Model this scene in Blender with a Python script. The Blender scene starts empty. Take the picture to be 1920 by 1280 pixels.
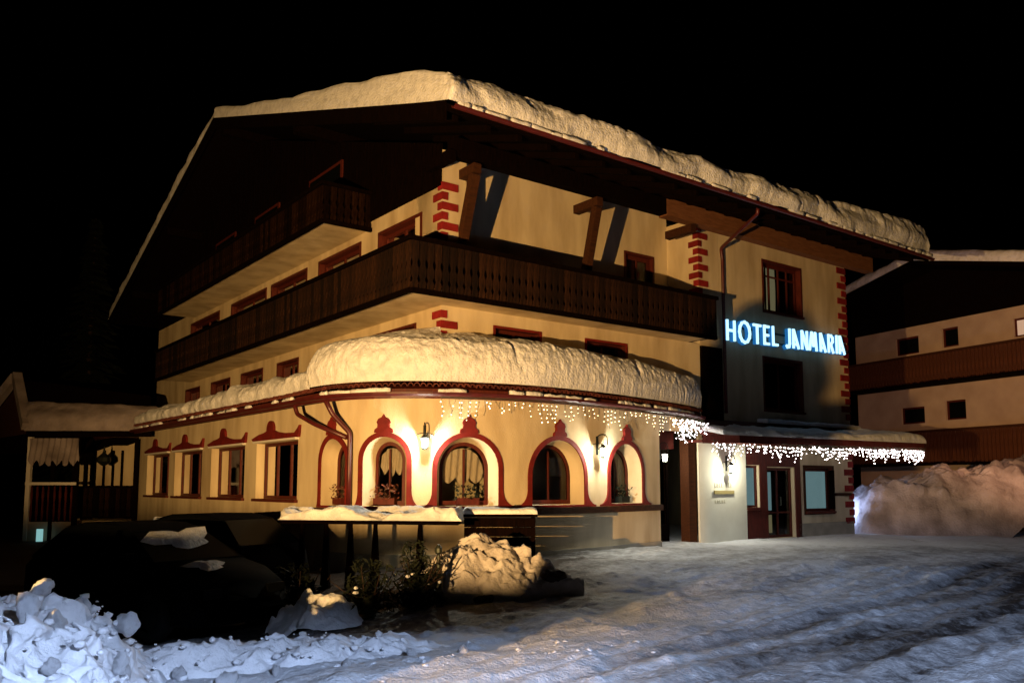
import bpy, bmesh, math, random
import numpy as np
from mathutils import Vector, Matrix
from mathutils.geometry import delaunay_2d_cdt
R=math.radians
random.seed(7)
rng=np.random.default_rng(7)
S=bpy.context.scene
C=S.collection
# ------------------------------------------------------------------ camera
cam=bpy.data.cameras.new('camera'); camo=bpy.data.objects.new('camera',cam); C.objects.link(camo)
camo.location=(0,0,1.6); camo.rotation_euler=(R(90+5.8805),0,0)
cam.sensor_width=36; cam.lens=36*1602/1920; cam.shift_y=105/1920; cam.clip_end=900; cam.clip_start=.05
S.camera=camo
# ------------------------------------------------------------------ night sky
w=bpy.data.worlds.new('World'); S.world=w; w.use_nodes=True
nt=w.node_tree; bg=nt.nodes['Background']
sk=nt.nodes.new('ShaderNodeTexSky'); sk.sky_type='NISHITA'; sk.sun_disc=False
sk.sun_elevation=R(-9); sk.sun_rotation=R(200)
nt.links.new(sk.outputs[0],bg.inputs[0]); bg.inputs[1].default_value=.02
S.view_settings.view_transform='Standard'; S.view_settings.look='None'; S.view_settings.exposure=0; S.view_settings.gamma=1
S.view_settings.use_curve_mapping=False
S.cycles.use_denoising=True; S.cycles.max_bounces=6; S.cycles.transparent_max_bounces=12
S.cycles.sample_clamp_indirect=3
try: S.cycles.denoiser='OPENIMAGEDENOISE'
except Exception: pass
# hotel frame: u runs along the right-hand facade, v along the left-hand facade
PHI=R(90-52.7776); A=Vector((-.0839*19.0,19.0,0))
UX=Vector((math.cos(PHI),math.sin(PHI),0)); VX=Vector((-math.sin(PHI),math.cos(PHI),0))
def Wd(p): return A+UX*p[0]+VX*p[1]+Vector((0,0,p[2]))
# ------------------------------------------------------------------ street lamps (their light)
def light(name,kind,loc,energy,col,parent=None,size=.1,aim=None,spot=None,blend=.5):
    l=bpy.data.lights.new(name,kind); l.energy=energy; l.color=col
    if kind=='AREA': l.size=size
    else: l.shadow_soft_size=size
    if spot: l.spot_size=R(spot); l.spot_blend=blend
    o=bpy.data.objects.new(name,l); C.objects.link(o); o.location=loc
    if aim is not None: o.rotation_euler=(Vector(aim)-Vector(loc)).to_track_quat('-Z','Y').to_euler()
    if parent is not None: o.parent=parent
    return o
SODIUM=(1,.575,.20); SODIUM2=(1,.52,.28); COLD=(.52,.67,1)
FLOOD_A=((-5.0,1.5,1.45),20500,SODIUM,(1.6,19,5.2),102)
FLOOD_B=((14.2,20,5.5),4200,SODIUM2,(21,35,6),70)
FLOOD_C=((3.0,-1.6,4.4),7700,COLD,(1.2,5.5,0),108)
# ------------------------------------------------------------------ helpers
def sset(o,label=None,cat=None,group=None,kind=None):
    if label: o['label']=label
    if cat: o['category']=cat
    if group: o['group']=group
    if kind: o['kind']=kind
    return o
ORG={}
def thing(name,label,cat,org,group=None,frame='H',rz=0):
    o=bpy.data.objects.new(name,None); C.objects.link(o)
    if frame=='H': o.location=Wd(org); o.rotation_euler=(0,0,PHI)
    else: o.location=org; o.rotation_euler=(0,0,rz)
    o.empty_display_size=.2
    sset(o,label,cat,group); ORG[o.name]=Vector(org) if (frame=='H' or rz==0) else Vector((0,0,0))
    return o
def mk(name,vf,m,parent=None,org=None,frame='H',smooth=False,kind=None,label=None,cat=None,group=None):
    """vf = (verts, faces) in hotel (H) or world (W) coordinates, or relative ones for a rotated parent"""
    vs,fs=vf
    if parent is not None: og=ORG[parent.name]
    elif org is not None: og=Vector(org)
    else: og=Vector((0,0,0))
    vs=np.asarray(vs,dtype=float).reshape(-1,3)-np.array(og)
    me=bpy.data.meshes.new(name)
    if isinstance(fs,np.ndarray):
        n=len(fs); k=fs.shape[1]
        me.vertices.add(len(vs)); me.vertices.foreach_set('co',vs.astype(np.float32).ravel())
        me.loops.add(n*k); me.loops.foreach_set('vertex_index',fs.astype(np.int32).ravel())
        me.polygons.add(n); me.polygons.foreach_set('loop_start',np.arange(0,n*k,k,dtype=np.int32))
        me.update(calc_edges=True); me.validate()
    else:
        me.from_pydata([tuple(v) for v in vs],[],fs); me.update()
    if smooth: me.polygons.foreach_set('use_smooth',[True]*len(me.polygons))
    me.materials.append(m)
    o=bpy.data.objects.new(name,me); C.objects.link(o)
    if parent is not None: o.parent=parent
    elif frame=='H': o.location=Wd(og); o.rotation_euler=(0,0,PHI)
    else: o.location=og
    ORG[o.name]=og
    sset(o,label,cat,group,kind)
    return o
def inst(name,src,loc,parent,rz=0,scale=None):
    """copy of a part that shares its mesh"""
    o=src.copy(); o.name=name; C.objects.link(o); o.parent=parent; o.location=loc; o.rotation_euler=(0,0,rz)
    if scale: o.scale=scale
    return o
class MB:
    def __init__(s): s.v=[]; s.f=[]
    def add(s,vs,fs):
        n=len(s.v); s.v+= [tuple(v) for v in vs]; s.f+=[tuple(i+n for i in f) for f in fs]; return s
    def box(s,a,b):
        (x0,y0,z0),(x1,y1,z1)=a,b
        return s.add([(x0,y0,z0),(x1,y0,z0),(x1,y1,z0),(x0,y1,z0),(x0,y0,z1),(x1,y0,z1),(x1,y1,z1),(x0,y1,z1)],
          [(0,3,2,1),(4,5,6,7),(0,1,5,4),(1,2,6,5),(2,3,7,6),(3,0,4,7)])
    def beam(s,p,q,w,h,up=(0,0,1)):
        p=Vector(p);q=Vector(q);d=(q-p).normalized();u=Vector(up)
        r=d.cross(u)
        if r.length<1e-4: r=d.cross(Vector((0,1,0)))
        r.normalize(); t=r.cross(d)
        vs=[]
        for c in (p,q):
            for a,b in ((-1,-1),(1,-1),(1,1),(-1,1)): vs.append(c+r*a*w/2+t*b*h/2)
        return s.add(vs,[(0,1,2,3),(7,6,5,4),(0,4,5,1),(1,5,6,2),(2,6,7,3),(3,7,4,0)])
    def tube(s,pts,r,n=8,cap=True,r2=None):
        pts=[Vector(p) for p in pts]; k=len(pts); rings=[]
        prev=None
        for i,p in enumerate(pts):
            d=(pts[min(i+1,k-1)]-pts[max(i-1,0)])
            if d.length<1e-6: d=Vector((0,0,1))
            d.normalize()
            a=prev if prev is not None else (Vector((0,0,1)) if abs(d.z)<.9 else Vector((1,0,0)))
            x=d.cross(a)
            if x.length<1e-3: x=d.cross(Vector((.3,1,.2)))
            x.normalize(); y=x.cross(d); prev=y
            rr=r if r2 is None else r+(r2-r)*i/(k-1)
            rings.append([p+x*rr*math.cos(2*math.pi*j/n)+y*rr*math.sin(2*math.pi*j/n) for j in range(n)])
        vs=[v for g in rings for v in g]; fs=[]
        for i in range(k-1):
            for j in range(n): fs.append((i*n+j,i*n+(j+1)%n,(i+1)*n+(j+1)%n,(i+1)*n+j))
        if cap: fs+= [tuple(range(n-1,-1,-1)),tuple((k-1)*n+j for j in range(n))]
        return s.add(vs,fs)
    def lathe(s,c,prof,n=12):
        vs=[];fs=[]
        for r,z in prof:
            for j in range(n): vs.append((c[0]+r*math.cos(2*math.pi*j/n),c[1]+r*math.sin(2*math.pi*j/n),c[2]+z))
        k=len(prof)
        for i in range(k-1):
            for j in range(n): fs.append((i*n+j,i*n+(j+1)%n,(i+1)*n+(j+1)%n,(i+1)*n+j))
        fs+=[tuple(range(n-1,-1,-1)),tuple((k-1)*n+j for j in range(n))]
        return s.add(vs,fs)
    @property
    def vf(s): return s.v,s.f
# ---- value noise
def _h(ix,iy,iz,seed):
    n=(ix*374761393+iy*668265263+iz*3266489917+seed*974634777)&0xffffffff
    n=((n^(n>>13))*1274126177)&0xffffffff
    n=((n^(n>>16))*2246822519)&0xffffffff
    return ((n^(n>>15))&0xffffff)/float(0xffffff)*2-1
def noise3(x,y,z,seed=0):
    x=np.asarray(x,float);y=np.asarray(y,float)+np.zeros_like(x);z=np.asarray(z,float)+np.zeros_like(x)
    ix=np.floor(x).astype(np.int64);iy=np.floor(y).astype(np.int64);iz=np.floor(z).astype(np.int64)
    fx=x-ix;fy=y-iy;fz=z-iz
    fx=fx*fx*(3-2*fx);fy=fy*fy*(3-2*fy);fz=fz*fz*(3-2*fz)
    r=0
    for a in (0,1):
        for b in (0,1):
            for c in (0,1):
                r=r+_h(ix+a,iy+b,iz+c,seed)*(fx if a else 1-fx)*(fy if b else 1-fy)*(fz if c else 1-fz)
    return r
def fbm(x,y,z,o=4,seed=0,g=.5):
    r=0;a=1.
    for i in range(o):
        r=r+a*noise3(x*2**i,y*2**i,z*2**i,seed+i*17); a*=g
    return r
def worley(x,y,z,seed=0):
    x=np.asarray(x,float);y=np.asarray(y,float)+np.zeros_like(x);z=np.asarray(z,float)+np.zeros_like(x)
    ix=np.floor(x).astype(np.int64);iy=np.floor(y).astype(np.int64);iz=np.floor(z).astype(np.int64)
    best=np.full(x.shape,9.)
    for a in (-1,0,1):
        for b in (-1,0,1):
            for c in (-1,0,1):
                px=ix+a+.5+.45*_h(ix+a,iy+b,iz+c,seed);py=iy+b+.5+.45*_h(ix+a,iy+b,iz+c,seed+3);pz=iz+c+.5+.45*_h(ix+a,iy+b,iz+c,seed+5)
                best=np.minimum(best,(px-x)**2+(py-y)**2+(pz-z)**2)
    return np.sqrt(best)
def gridfaces(n,m):
    i,j=np.meshgrid(np.arange(n-1),np.arange(m-1),indexing='ij'); a=(i*m+j).ravel()
    return np.stack([a,a+m,a+m+1,a+1],1)
# ---- materials
def mat(name,col,rough=.8,col2=None,scale=6,bump=.0,bscale=40,metal=0,spec=.15,detail=5,grain=None,emit=None,es=0,mixfac=(.35,.7)):
    m=bpy.data.materials.new(name); m.use_nodes=True; n=m.node_tree.nodes; l=m.node_tree.links; b=n['Principled BSDF']
    b.inputs['Roughness'].default_value=rough; b.inputs['Metallic'].default_value=metal; b.inputs['Specular IOR Level'].default_value=spec
    b.inputs['Base Color'].default_value=(*col,1)
    tc=n.new('ShaderNodeTexCoord'); src=tc.outputs['Object']
    if grain:
        mp=n.new('ShaderNodeMapping'); mp.inputs['Scale'].default_value=grain; l.new(src,mp.inputs[0]); src=mp.outputs[0]
    if col2:
        t=n.new('ShaderNodeTexNoise'); t.inputs['Scale'].default_value=scale; t.inputs['Detail'].default_value=detail; l.new(src,t.inputs['Vector'])
        r=n.new('ShaderNodeValToRGB'); r.color_ramp.elements[0].position=mixfac[0]; r.color_ramp.elements[1].position=mixfac[1]
        r.color_ramp.elements[0].color=(*col2,1); r.color_ramp.elements[1].color=(*col,1)
        l.new(t.outputs['Fac'],r.inputs[0]); l.new(r.outputs[0],b.inputs['Base Color'])
    if bump:
        t=n.new('ShaderNodeTexNoise'); t.inputs['Scale'].default_value=bscale; t.inputs['Detail'].default_value=6; l.new(src,t.inputs['Vector'])
        u=n.new('ShaderNodeBump'); u.inputs['Strength'].default_value=1; u.inputs['Distance'].default_value=bump; l.new(t.outputs['Fac'],u.inputs['Height']); l.new(u.outputs[0],b.inputs['Normal'])
    if emit: b.inputs['Emission Color'].default_value=(*emit,1); b.inputs['Emission Strength'].default_value=es
    return m
M={}
M['plaster']=mat('cream_plaster',(.67,.56,.37),.9,(.44,.335,.20),1.1,.010,60,grain=(1.5,1.5,.4),mixfac=(.28,.62))
M['plaster_pale']=mat('pale_plaster',(.68,.66,.55),.9,(.60,.57,.46),1.5,.005,60)
M['plinth']=mat('plinth_render',(.40,.35,.27),.9,(.28,.25,.19),2,.01,30)
M['quoinred']=mat('red_quoin_paint',(.26,.017,.018),.7,(.17,.012,.012),6,.004,30)
M['red']=mat('red_paint',(.175,.015,.012),.7,(.11,.010,.008),5,.003,30)
M['redbrown']=mat('red_brown_wood',(.10,.018,.012),.5,(.06,.012,.008),4,.003,20,grain=(6,6,1))
M['redmetal']=mat('dark_red_metal',(.09,.012,.012),.4,(.06,.01,.01),5,0,metal=.0,spec=.45)
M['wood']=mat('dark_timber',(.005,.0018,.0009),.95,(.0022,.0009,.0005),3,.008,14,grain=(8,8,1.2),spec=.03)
M['woodmid']=mat('brown_timber',(.06,.020,.007),.8,(.03,.010,.004),3,.006,14,grain=(1.2,8,8))
M['board_shaded']=mat('shaded_balcony_timber',(.012,.005,.002),.9,(.004,.0015,.001),4,.006,16,grain=(8,8,1.2),spec=.03)  # darker board copy: shade on the upper balcony is put into its colour
M['woodmid2']=mat('reddish_balcony_boards',(.11,.038,.017),.8,(.06,.02,.009),3,.006,14,grain=(8,8,1.2))
M['eavewood']=mat('lit_eave_beam',(.21,.09,.04),.8,(.14,.055,.024),3,.006,14,grain=(1.2,8,8))  # lit copy for the right-hand stretch of the eave beam
M['board']=mat('carved_balcony_timber',(.030,.011,.004),.85,(.007,.0025,.0012),4,.006,16,grain=(8,8,1.2))
M['greenwood']=mat('green_grey_timber',(.06,.065,.04),.7,(.04,.04,.02),3,.004,14)
M['tile']=mat('clay_tile',(.17,.045,.03),.75,(.09,.025,.02),8,.006,30)
M['snow']=mat('snow',(.80,.81,.84),.7,(.62,.63,.66),5,.03,20,spec=.2,mixfac=(.3,.55))
M['snow_rough']=mat('ploughed_snow',(.80,.82,.86),.65,(.64,.65,.68),2.6,.02,24,spec=.3,mixfac=(.28,.5))
M['dim_snow']=mat('dirty_dim_snow',(.34,.29,.30),.8,(.16,.13,.13),1.2,.03,14,spec=.1,mixfac=(.3,.6))  # ploughed dirt; pavilion snow's dim light is put into this colour too
M['heap_snow']=mat('yard_heap_snow',(.52,.49,.48),.75,(.36,.33,.32),2.0,.02,20,spec=.15)
M['rock']=mat('dark_stone',(.06,.04,.035),.8,(.03,.02,.02),5,.01,20)
M['dark']=mat('black_interior',(.012,.010,.008),.9)
M['curtain']=mat('lace_curtain',(.62,.52,.40),.95,(.42,.34,.25),12,.01,30,grain=(9,9,.7))
M['iron']=mat('wrought_iron',(.03,.035,.03),.45,metal=.6)
M['leaf']=mat('dark_evergreen',(.012,.016,.008),.85,(.005,.007,.004),5)
M['flower']=mat('dried_red_flowers',(.20,.05,.04),.8,(.06,.04,.02),9)
M['car']=mat('black_car_paint',(.004,.004,.005),.85,spec=.02)
M['rubber']=mat('rubber',(.012,.012,.012),.8)
M['carglass']=mat('car_window_glass',(.003,.0035,.004),.35,spec=.08)
M['bark']=mat('bark',(.05,.03,.02),.9,(.02,.012,.01),8,.02,20)
M['white']=mat('white_trim',(.7,.66,.60),.6)
M['nplaster']=mat('neighbour_plaster',(.52,.40,.30),.9,(.42,.31,.23),1,.004,50)
M['plastic']=mat('lamp_housing',(.05,.05,.05),.5)
def emat(name,col,s):
    m=bpy.data.materials.new(name); m.use_nodes=True; n=m.node_tree.nodes; b=n['Principled BSDF']
    b.inputs['Base Color'].default_value=(*[c*.5 for c in col],1); b.inputs['Emission Color'].default_value=(*col,1); b.inputs['Emission Strength'].default_value=s
    return m
M['bulb']=emat('warm_fairy_bulb',(1,.74,.42),8)
M['bulb2']=emat('white_fairy_bulb',(1,.86,.84),11)
M['neon']=emat('blue_white_neon',(.46,.80,1),1.6)
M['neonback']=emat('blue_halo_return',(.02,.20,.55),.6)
M['lampglass']=emat('lit_lantern_glass',(1,.97,.80),14)
M['lit_blue']=emat('lit_window_blind',(.20,.33,.36),.55)
M['lit_blue2']=emat('added_side_glow',(.45,.62,1),18)
M['lit_dim']=emat('dim_lit_curtain',(.55,.48,.26),.22)
M['lit_teal']=emat('glowing_reflection',(.35,.75,.75),.6)
M['lit_warm']=emat('warm_neighbour_window',(.75,.52,.36),.5)
def glass():
    m=bpy.data.materials.new('window_glass'); m.use_nodes=True; n=m.node_tree.nodes; l=m.node_tree.links; n.clear()
    o=n.new('ShaderNodeOutputMaterial'); mx=n.new('ShaderNodeMixShader'); t=n.new('ShaderNodeBsdfTransparent'); g=n.new('ShaderNodeBsdfGlossy')
    g.inputs['Roughness'].default_value=.03; f=n.new('ShaderNodeFresnel'); f.inputs[0].default_value=1.5
    t.inputs[0].default_value=(.80,.82,.80,1)
    l.new(f.outputs[0],mx.inputs[0]); l.new(t.outputs[0],mx.inputs[1]); l.new(g.outputs[0],mx.inputs[2]); l.new(mx.outputs[0],o.inputs[0]); return m
M['glass']=glass()
def icemat():
    m=mat('ice',(.8,.85,.9),.15); m.node_tree.nodes['Principled BSDF'].inputs['Transmission Weight'].default_value=.6; return m
M['ice']=icemat()
def vary(m,lo=.45,hi=1.5):
    n=m.node_tree.nodes; l=m.node_tree.links; b=n['Principled BSDF']; src=b.inputs['Base Color'].links[0].from_socket
    oi=n.new('ShaderNodeObjectInfo'); mr=n.new('ShaderNodeMapRange'); mr.inputs['To Min'].default_value=lo; mr.inputs['To Max'].default_value=hi; l.new(oi.outputs['Random'],mr.inputs[0])
    vm=n.new('ShaderNodeVectorMath'); vm.operation='SCALE'; l.new(src,vm.inputs[0]); l.new(mr.outputs[0],vm.inputs['Scale']); l.new(vm.outputs[0],b.inputs['Base Color'])
vary(M['board'],.25,1.5); vary(M['board_shaded'],.3,2.2); vary(M['quoinred'],.75,1.2); vary(M['tile'],.6,1.4)
def roadmat():
    m=mat('snowy_ground',(.62,.64,.68),.7,None,bump=0); n=m.node_tree.nodes; l=m.node_tree.links; b=n['Principled BSDF']
    g=n.new('ShaderNodeNewGeometry')
    a=n.new('ShaderNodeAttribute'); a.attribute_name='dirt_shade'
    t=n.new('ShaderNodeTexNoise'); t.inputs['Scale'].default_value=5; t.inputs['Detail'].default_value=9; t.inputs['Roughness'].default_value=.7; l.new(g.outputs['Position'],t.inputs['Vector'])
    ad=n.new('ShaderNodeMath'); ad.operation='ADD'; l.new(a.outputs['Fac'],ad.inputs[0])
    mu=n.new('ShaderNodeMath'); mu.operation='MULTIPLY_ADD'; mu.inputs[1].default_value=1.5; mu.inputs[2].default_value=-.75; l.new(t.outputs['Fac'],mu.inputs[0]); l.new(mu.outputs[0],ad.inputs[1])
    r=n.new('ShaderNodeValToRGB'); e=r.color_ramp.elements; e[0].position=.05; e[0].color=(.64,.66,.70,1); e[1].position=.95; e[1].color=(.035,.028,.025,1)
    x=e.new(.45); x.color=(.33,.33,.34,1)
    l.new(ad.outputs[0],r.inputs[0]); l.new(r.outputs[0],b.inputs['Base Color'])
    t2=n.new('ShaderNodeTexNoise'); t2.inputs['Scale'].default_value=28; t2.inputs['Detail'].default_value=8; l.new(g.outputs['Position'],t2.inputs['Vector'])
    u=n.new('ShaderNodeBump'); u.inputs['Distance'].default_value=.025; l.new(t2.outputs['Fac'],u.inputs['Height']); l.new(u.outputs[0],b.inputs['Normal'])
    return m
M['ground']=roadmat()
# ------------------------------------------------------------------ ground
def sstep(a,b,x):
    t=np.clip((x-a)/(b-a),0,1); return t*t*(3-2*t)
def gbase(x,y):
    x=np.asarray(x,float); y=np.asarray(y,float)
    left=sstep(0.5,-5.5,x)*sstep(8,11,y)
    z=-.12-.02*np.clip(8-y,-2,8)+.12*sstep(13,17,y)
    z=z-.34*left*(1-.0*y)
    z=z+.05*sstep(-2,3,x)*sstep(12,16,y)*sstep(24,18,y)
    z=z-.012*np.clip(x-8,0,30)*sstep(20,30,y)
    far=np.hypot(x,y-20)
    return z+ .02*np.clip(far-60,0,400)
def road_coords(x,y):
    # along / across the wheel tracks, which run off to the right
    a=R(45); return x*math.cos(a)+y*math.sin(a), -x*math.sin(a)+y*math.cos(a)
def gheight(x,y):
    z=gbase(x,y)
    s,t=road_coords(x,y)
    z=z+.05*fbm(x*.7,y*.7,0,4,3)
    near=sstep(30,12,y)
    z=z+near*.013*fbm(s*1.2,t*7,0,4,9)+near*.008*fbm(x*16,y*16,2,2,19)+near*.030*np.maximum(fbm(x*4,y*4,1,3,15),0)**1.3+near*.012*np.maximum(fbm(x*10,y*10,1,3,16),0)
    for c,d,wd in ((5.15,.045,.13),(4.2,.03,.12),(3.0,.035,.14),(1.7,.03,.14),(6.9,.015,.2),(.2,.025,.2),(3.6,.02,.08),(2.3,.025,.1),(4.7,.02,.07),(5.5,.02,.07),(6.2,.012,.1),(2.7,.015,.06)):
        cc=c+.12*np.sin(s*.5+c)
        z=z-d*near*np.exp(-((t-cc)/wd)**2)+d*.6*near*np.exp(-((t-cc-wd*1.9)/(wd*.7))**2)*(1+.8*noise3(s*2.2,t*3,0,5))
    for c in (5.15,3.0,1.7,4.2,.2):
        cc=c+.12*np.sin(s*.5+c); z=z+near*.009*np.sin(s*38+np.abs(t-cc)*30)*np.exp(-((t-cc)/.10)**2)*(.6+.6*noise3(s*.8,t,0,44))
    return z
def axis(fine0,fine1,step,lo,hi,grow=1.18):
    a=list(np.arange(fine0,fine1,step)); x=fine1; d=step
    while x<hi: a.append(x); d*=grow; x+=d
    a.append(hi); x=fine0; d=step; b=[]
    while x>lo: d*=grow; x-=d; b.append(x)
    b.append(lo-50); return np.array(b[::-1]+a)
gx=axis(-7.5,11,.045,-300,300); gy=axis(4.2,16,.045,-60,420)
X,Y=np.meshgrid(gx,gy,indexing='ij')
Z=gheight(X,Y)
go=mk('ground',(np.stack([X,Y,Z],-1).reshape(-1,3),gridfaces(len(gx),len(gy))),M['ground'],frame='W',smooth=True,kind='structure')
s_,t_=road_coords(X,Y)
dirt_shade=.06+.36*sstep(5.7,4.4,t_)*sstep(.2,3.0,X)+.22*fbm(s_*.5,t_*2.4,0,4,31)  # lower right darkened as light falloff put into colour, plus streaky grit
for c in (5.15,4.2,3.0,1.7,3.6,2.3): dirt_shade=dirt_shade+.34*np.exp(-((t_-c-.12*np.sin(s_*.5+c))/.26)**2)*sstep(-1,7,s_)*.9
dirt_shade=dirt_shade+.30*sstep(11,15,Y)*sstep(24,20,Y)*.8  # entrance ground darkened to hold back lantern light in its colour
dirt_shade=dirt_shade+1.0*sstep(1.2,-1.0,X-.15*(Y-10))*sstep(9.6,10.6,Y+.25*X)  # unlit yard: its darkness is put into the ground colour
at=go.data.attributes.new('dirt_shade','FLOAT','POINT'); at.data.foreach_set('value',np.clip(dirt_shade,0,1.6).astype(np.float32).ravel())
def gz(x,y): return float(gheight(np.array([x]),np.array([y]))[0])
# ------------------------------------------------------------------ flat-outline tools
def arc(cx,cz,r,a0,a1,n,rz=None):
    rz=rz or r
    return [(cx+r*math.cos(R(a0+(a1-a0)*i/n)),cz+rz*math.sin(R(a0+(a1-a0)*i/n))) for i in range(n+1)]
def subdiv(poly,step):
    out=[]
    for i in range(len(poly)):
        a=poly[i];b=poly[(i+1)%len(poly)]; n=max(1,int(math.hypot(b[0]-a[0],b[1]-a[1])/step))
        for k in range(n): out.append((a[0]+(b[0]-a[0])*k/n,a[1]+(b[1]-a[1])*k/n))
    return out
def inpoly(pt,poly):
    x,y=pt; c=False; n=len(poly); j=n-1
    for i in range(n):
        xi,yi=poly[i];xj,yj=poly[j]
        if (yi>y)!=(yj>y) and x<(xj-xi)*(y-yi)/(yj-yi)+xi: c=not c
        j=i
    return c
def triang(outer,holes,step):
    outer=subdiv(outer,step); holes=[subdiv(h,step) for h in holes]
    vs=[];ed=[]
    for L in [outer]+holes:
        n=len(vs); vs+=L; ed+=[(n+i,n+(i+1)%len(L)) for i in range(len(L))]
    xs=[p[0] for p in outer]; zs=[p[1] for p in outer]
    nx=int((max(xs)-min(xs))/step)
    if nx>2:
        for i in range(1,nx):
            x=min(xs)+(max(xs)-min(xs))*i/nx
            nz=max(1,int((max(zs)-min(zs))/(step*2)))
            for j in range(1,nz):
                p=(x,min(zs)+(max(zs)-min(zs))*j/nz)
                if inpoly(p,outer) and not any(inpoly(p,h) for h in holes): vs.append(p)
    r=delaunay_2d_cdt([Vector(p) for p in vs],ed,[],0,1e-5)
    V=[(v.x,v.y) for v in r[0]]; F=[]
    for f in r[2]:
        c=(sum(V[i][0] for i in f)/len(f),sum(V[i][1] for i in f)/len(f))
        if inpoly(c,outer) and not any(inpoly(c,h) for h in holes): F.append(tuple(f))
    return V,F,outer,holes
def sheet(outer,holes,fn,step=.3,d=0):
    V,F,_,_=triang(outer,holes,step); return [fn(x,z,d) for x,z in V],F
def relief(outer,holes,fn,d0,d1,step=.2):
    V,F,o,hs=triang(outer,holes,step); vs=[fn(x,z,d1) for x,z in V]; fs=list(F)
    for L in [o]+hs:
        n=len(vs); k=len(L); vs+=[fn(x,z,d1) for x,z in L]+[fn(x,z,d0) for x,z in L]
        fs+=[(n+i,n+(i+1)%k,n+k+(i+1)%k,n+k+i) for i in range(k)]
    return vs,fs
def loft2(L0,d0,L1,d1,fn):
    k=len(L0); return [fn(x,z,d0) for x,z in L0]+[fn(x,z,d1) for x,z in L1],[(i,(i+1)%k,k+(i+1)%k,k+i) for i in range(k)]
def rect(a,b,c,d): return [(a,c),(b,c),(b,d),(a,d)]
LW=lambda v,z,d: (-d,v,z)                  # left-hand facade, outward -u
RW=lambda u,z,d: (u,-d,z)                  # right-hand facade, outward -v
def shift(fn,k): return lambda a,b,d: fn(a,b,d+k)
# curved bay path
G=[(-3.0,24.2),(-2.9,19),(-2.75,13),(-2.62,8),(-2.53,4.5),(-2.5,3.2),(-2.5,1.9),(-2.42,.75),(-2.05,-.2),(-1.35,-.95),(-.4,-1.45),(1.2,-1.83),(3.1,-1.75),(5.0,-1.4),(6.8,-.95),(8.3,-.4)]
def catmull(pts,n=16):
    pts=[np.array(p,float) for p in pts]; pts=[2*pts[0]-pts[1]]+pts+[2*pts[-1]-pts[-2]]; out=[]
    for i in range(1,len(pts)-2):
        a,b,c,d=pts[i-1:i+3]
        for k in range(n):
            t=k/n; out.append(.5*((2*b)+(c-a)*t+(2*a-5*b+4*c-d)*t*t+(-a+3*b-3*c+d)*t**3))
    out.append(pts[-2]); return np.array(out)
class Path:
    def __init__(s,p):
        s.p=p; s.s=np.concatenate([[0],np.cumsum(np.linalg.norm(np.diff(p,axis=0),axis=1))]); s.L=s.s[-1]
    def at(s,t):
        return np.array([np.interp(t,s.s,s.p[:,0]),np.interp(t,s.s,s.p[:,1])])
    def nor(s,t):
        a=s.at(t-.05);b=s.at(t+.05); d=b-a
        if np.linalg.norm(d)<1e-9: d=np.array([0,-1.])
        d/=np.linalg.norm(d); return np.array([d[1],-d[0]])
    def fn(s):
        def f(t,z,d):
            q=s.at(t)+s.nor(t)*(d if True else 0); return (q[0],q[1],z)
        return f
gp=Path(catmull(G)); 
def _off(P,d):
    t=np.gradient(P,axis=0); t/=np.linalg.norm(t,axis=1)[:,None]; return P+np.stack([t[:,1],-t[:,0]],1)*d
# decide the outward side once
_sign=1 if _off(gp.p,1)[120][1]<gp.p[120][1] or _off(gp.p,1)[40][0]<gp.p[40][0] else -1
assert _sign==1
wall_pts=[(-2.05,17.6),(-2.05,3.2)]
gb=catmull([(-2.5,3.2),(-2.5,1.9),(-2.42,.75),(-2.05,-.2),(-1.35,-.95),(-.4,-1.45),(1.2,-1.83),(3.1,-1.75),(5.0,-1.4),(6.8,-.95),(8.3,-.4)],24)
wb=_off(gb,-.45)
bw=Path(wb); BW=bw.fn()                    # bay wall, s from 0 at v=3.2
# ------------------------------------------------------------------ the hotel
hotel=thing('hotel_building','large cream alpine hotel with carved balconies, curved arched bay and red quoins','hotel',(0,0,0))
H=hotel
def P(name,vf,m,parent=H,**k): return mk(name,vf,m,parent,**k)
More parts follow.
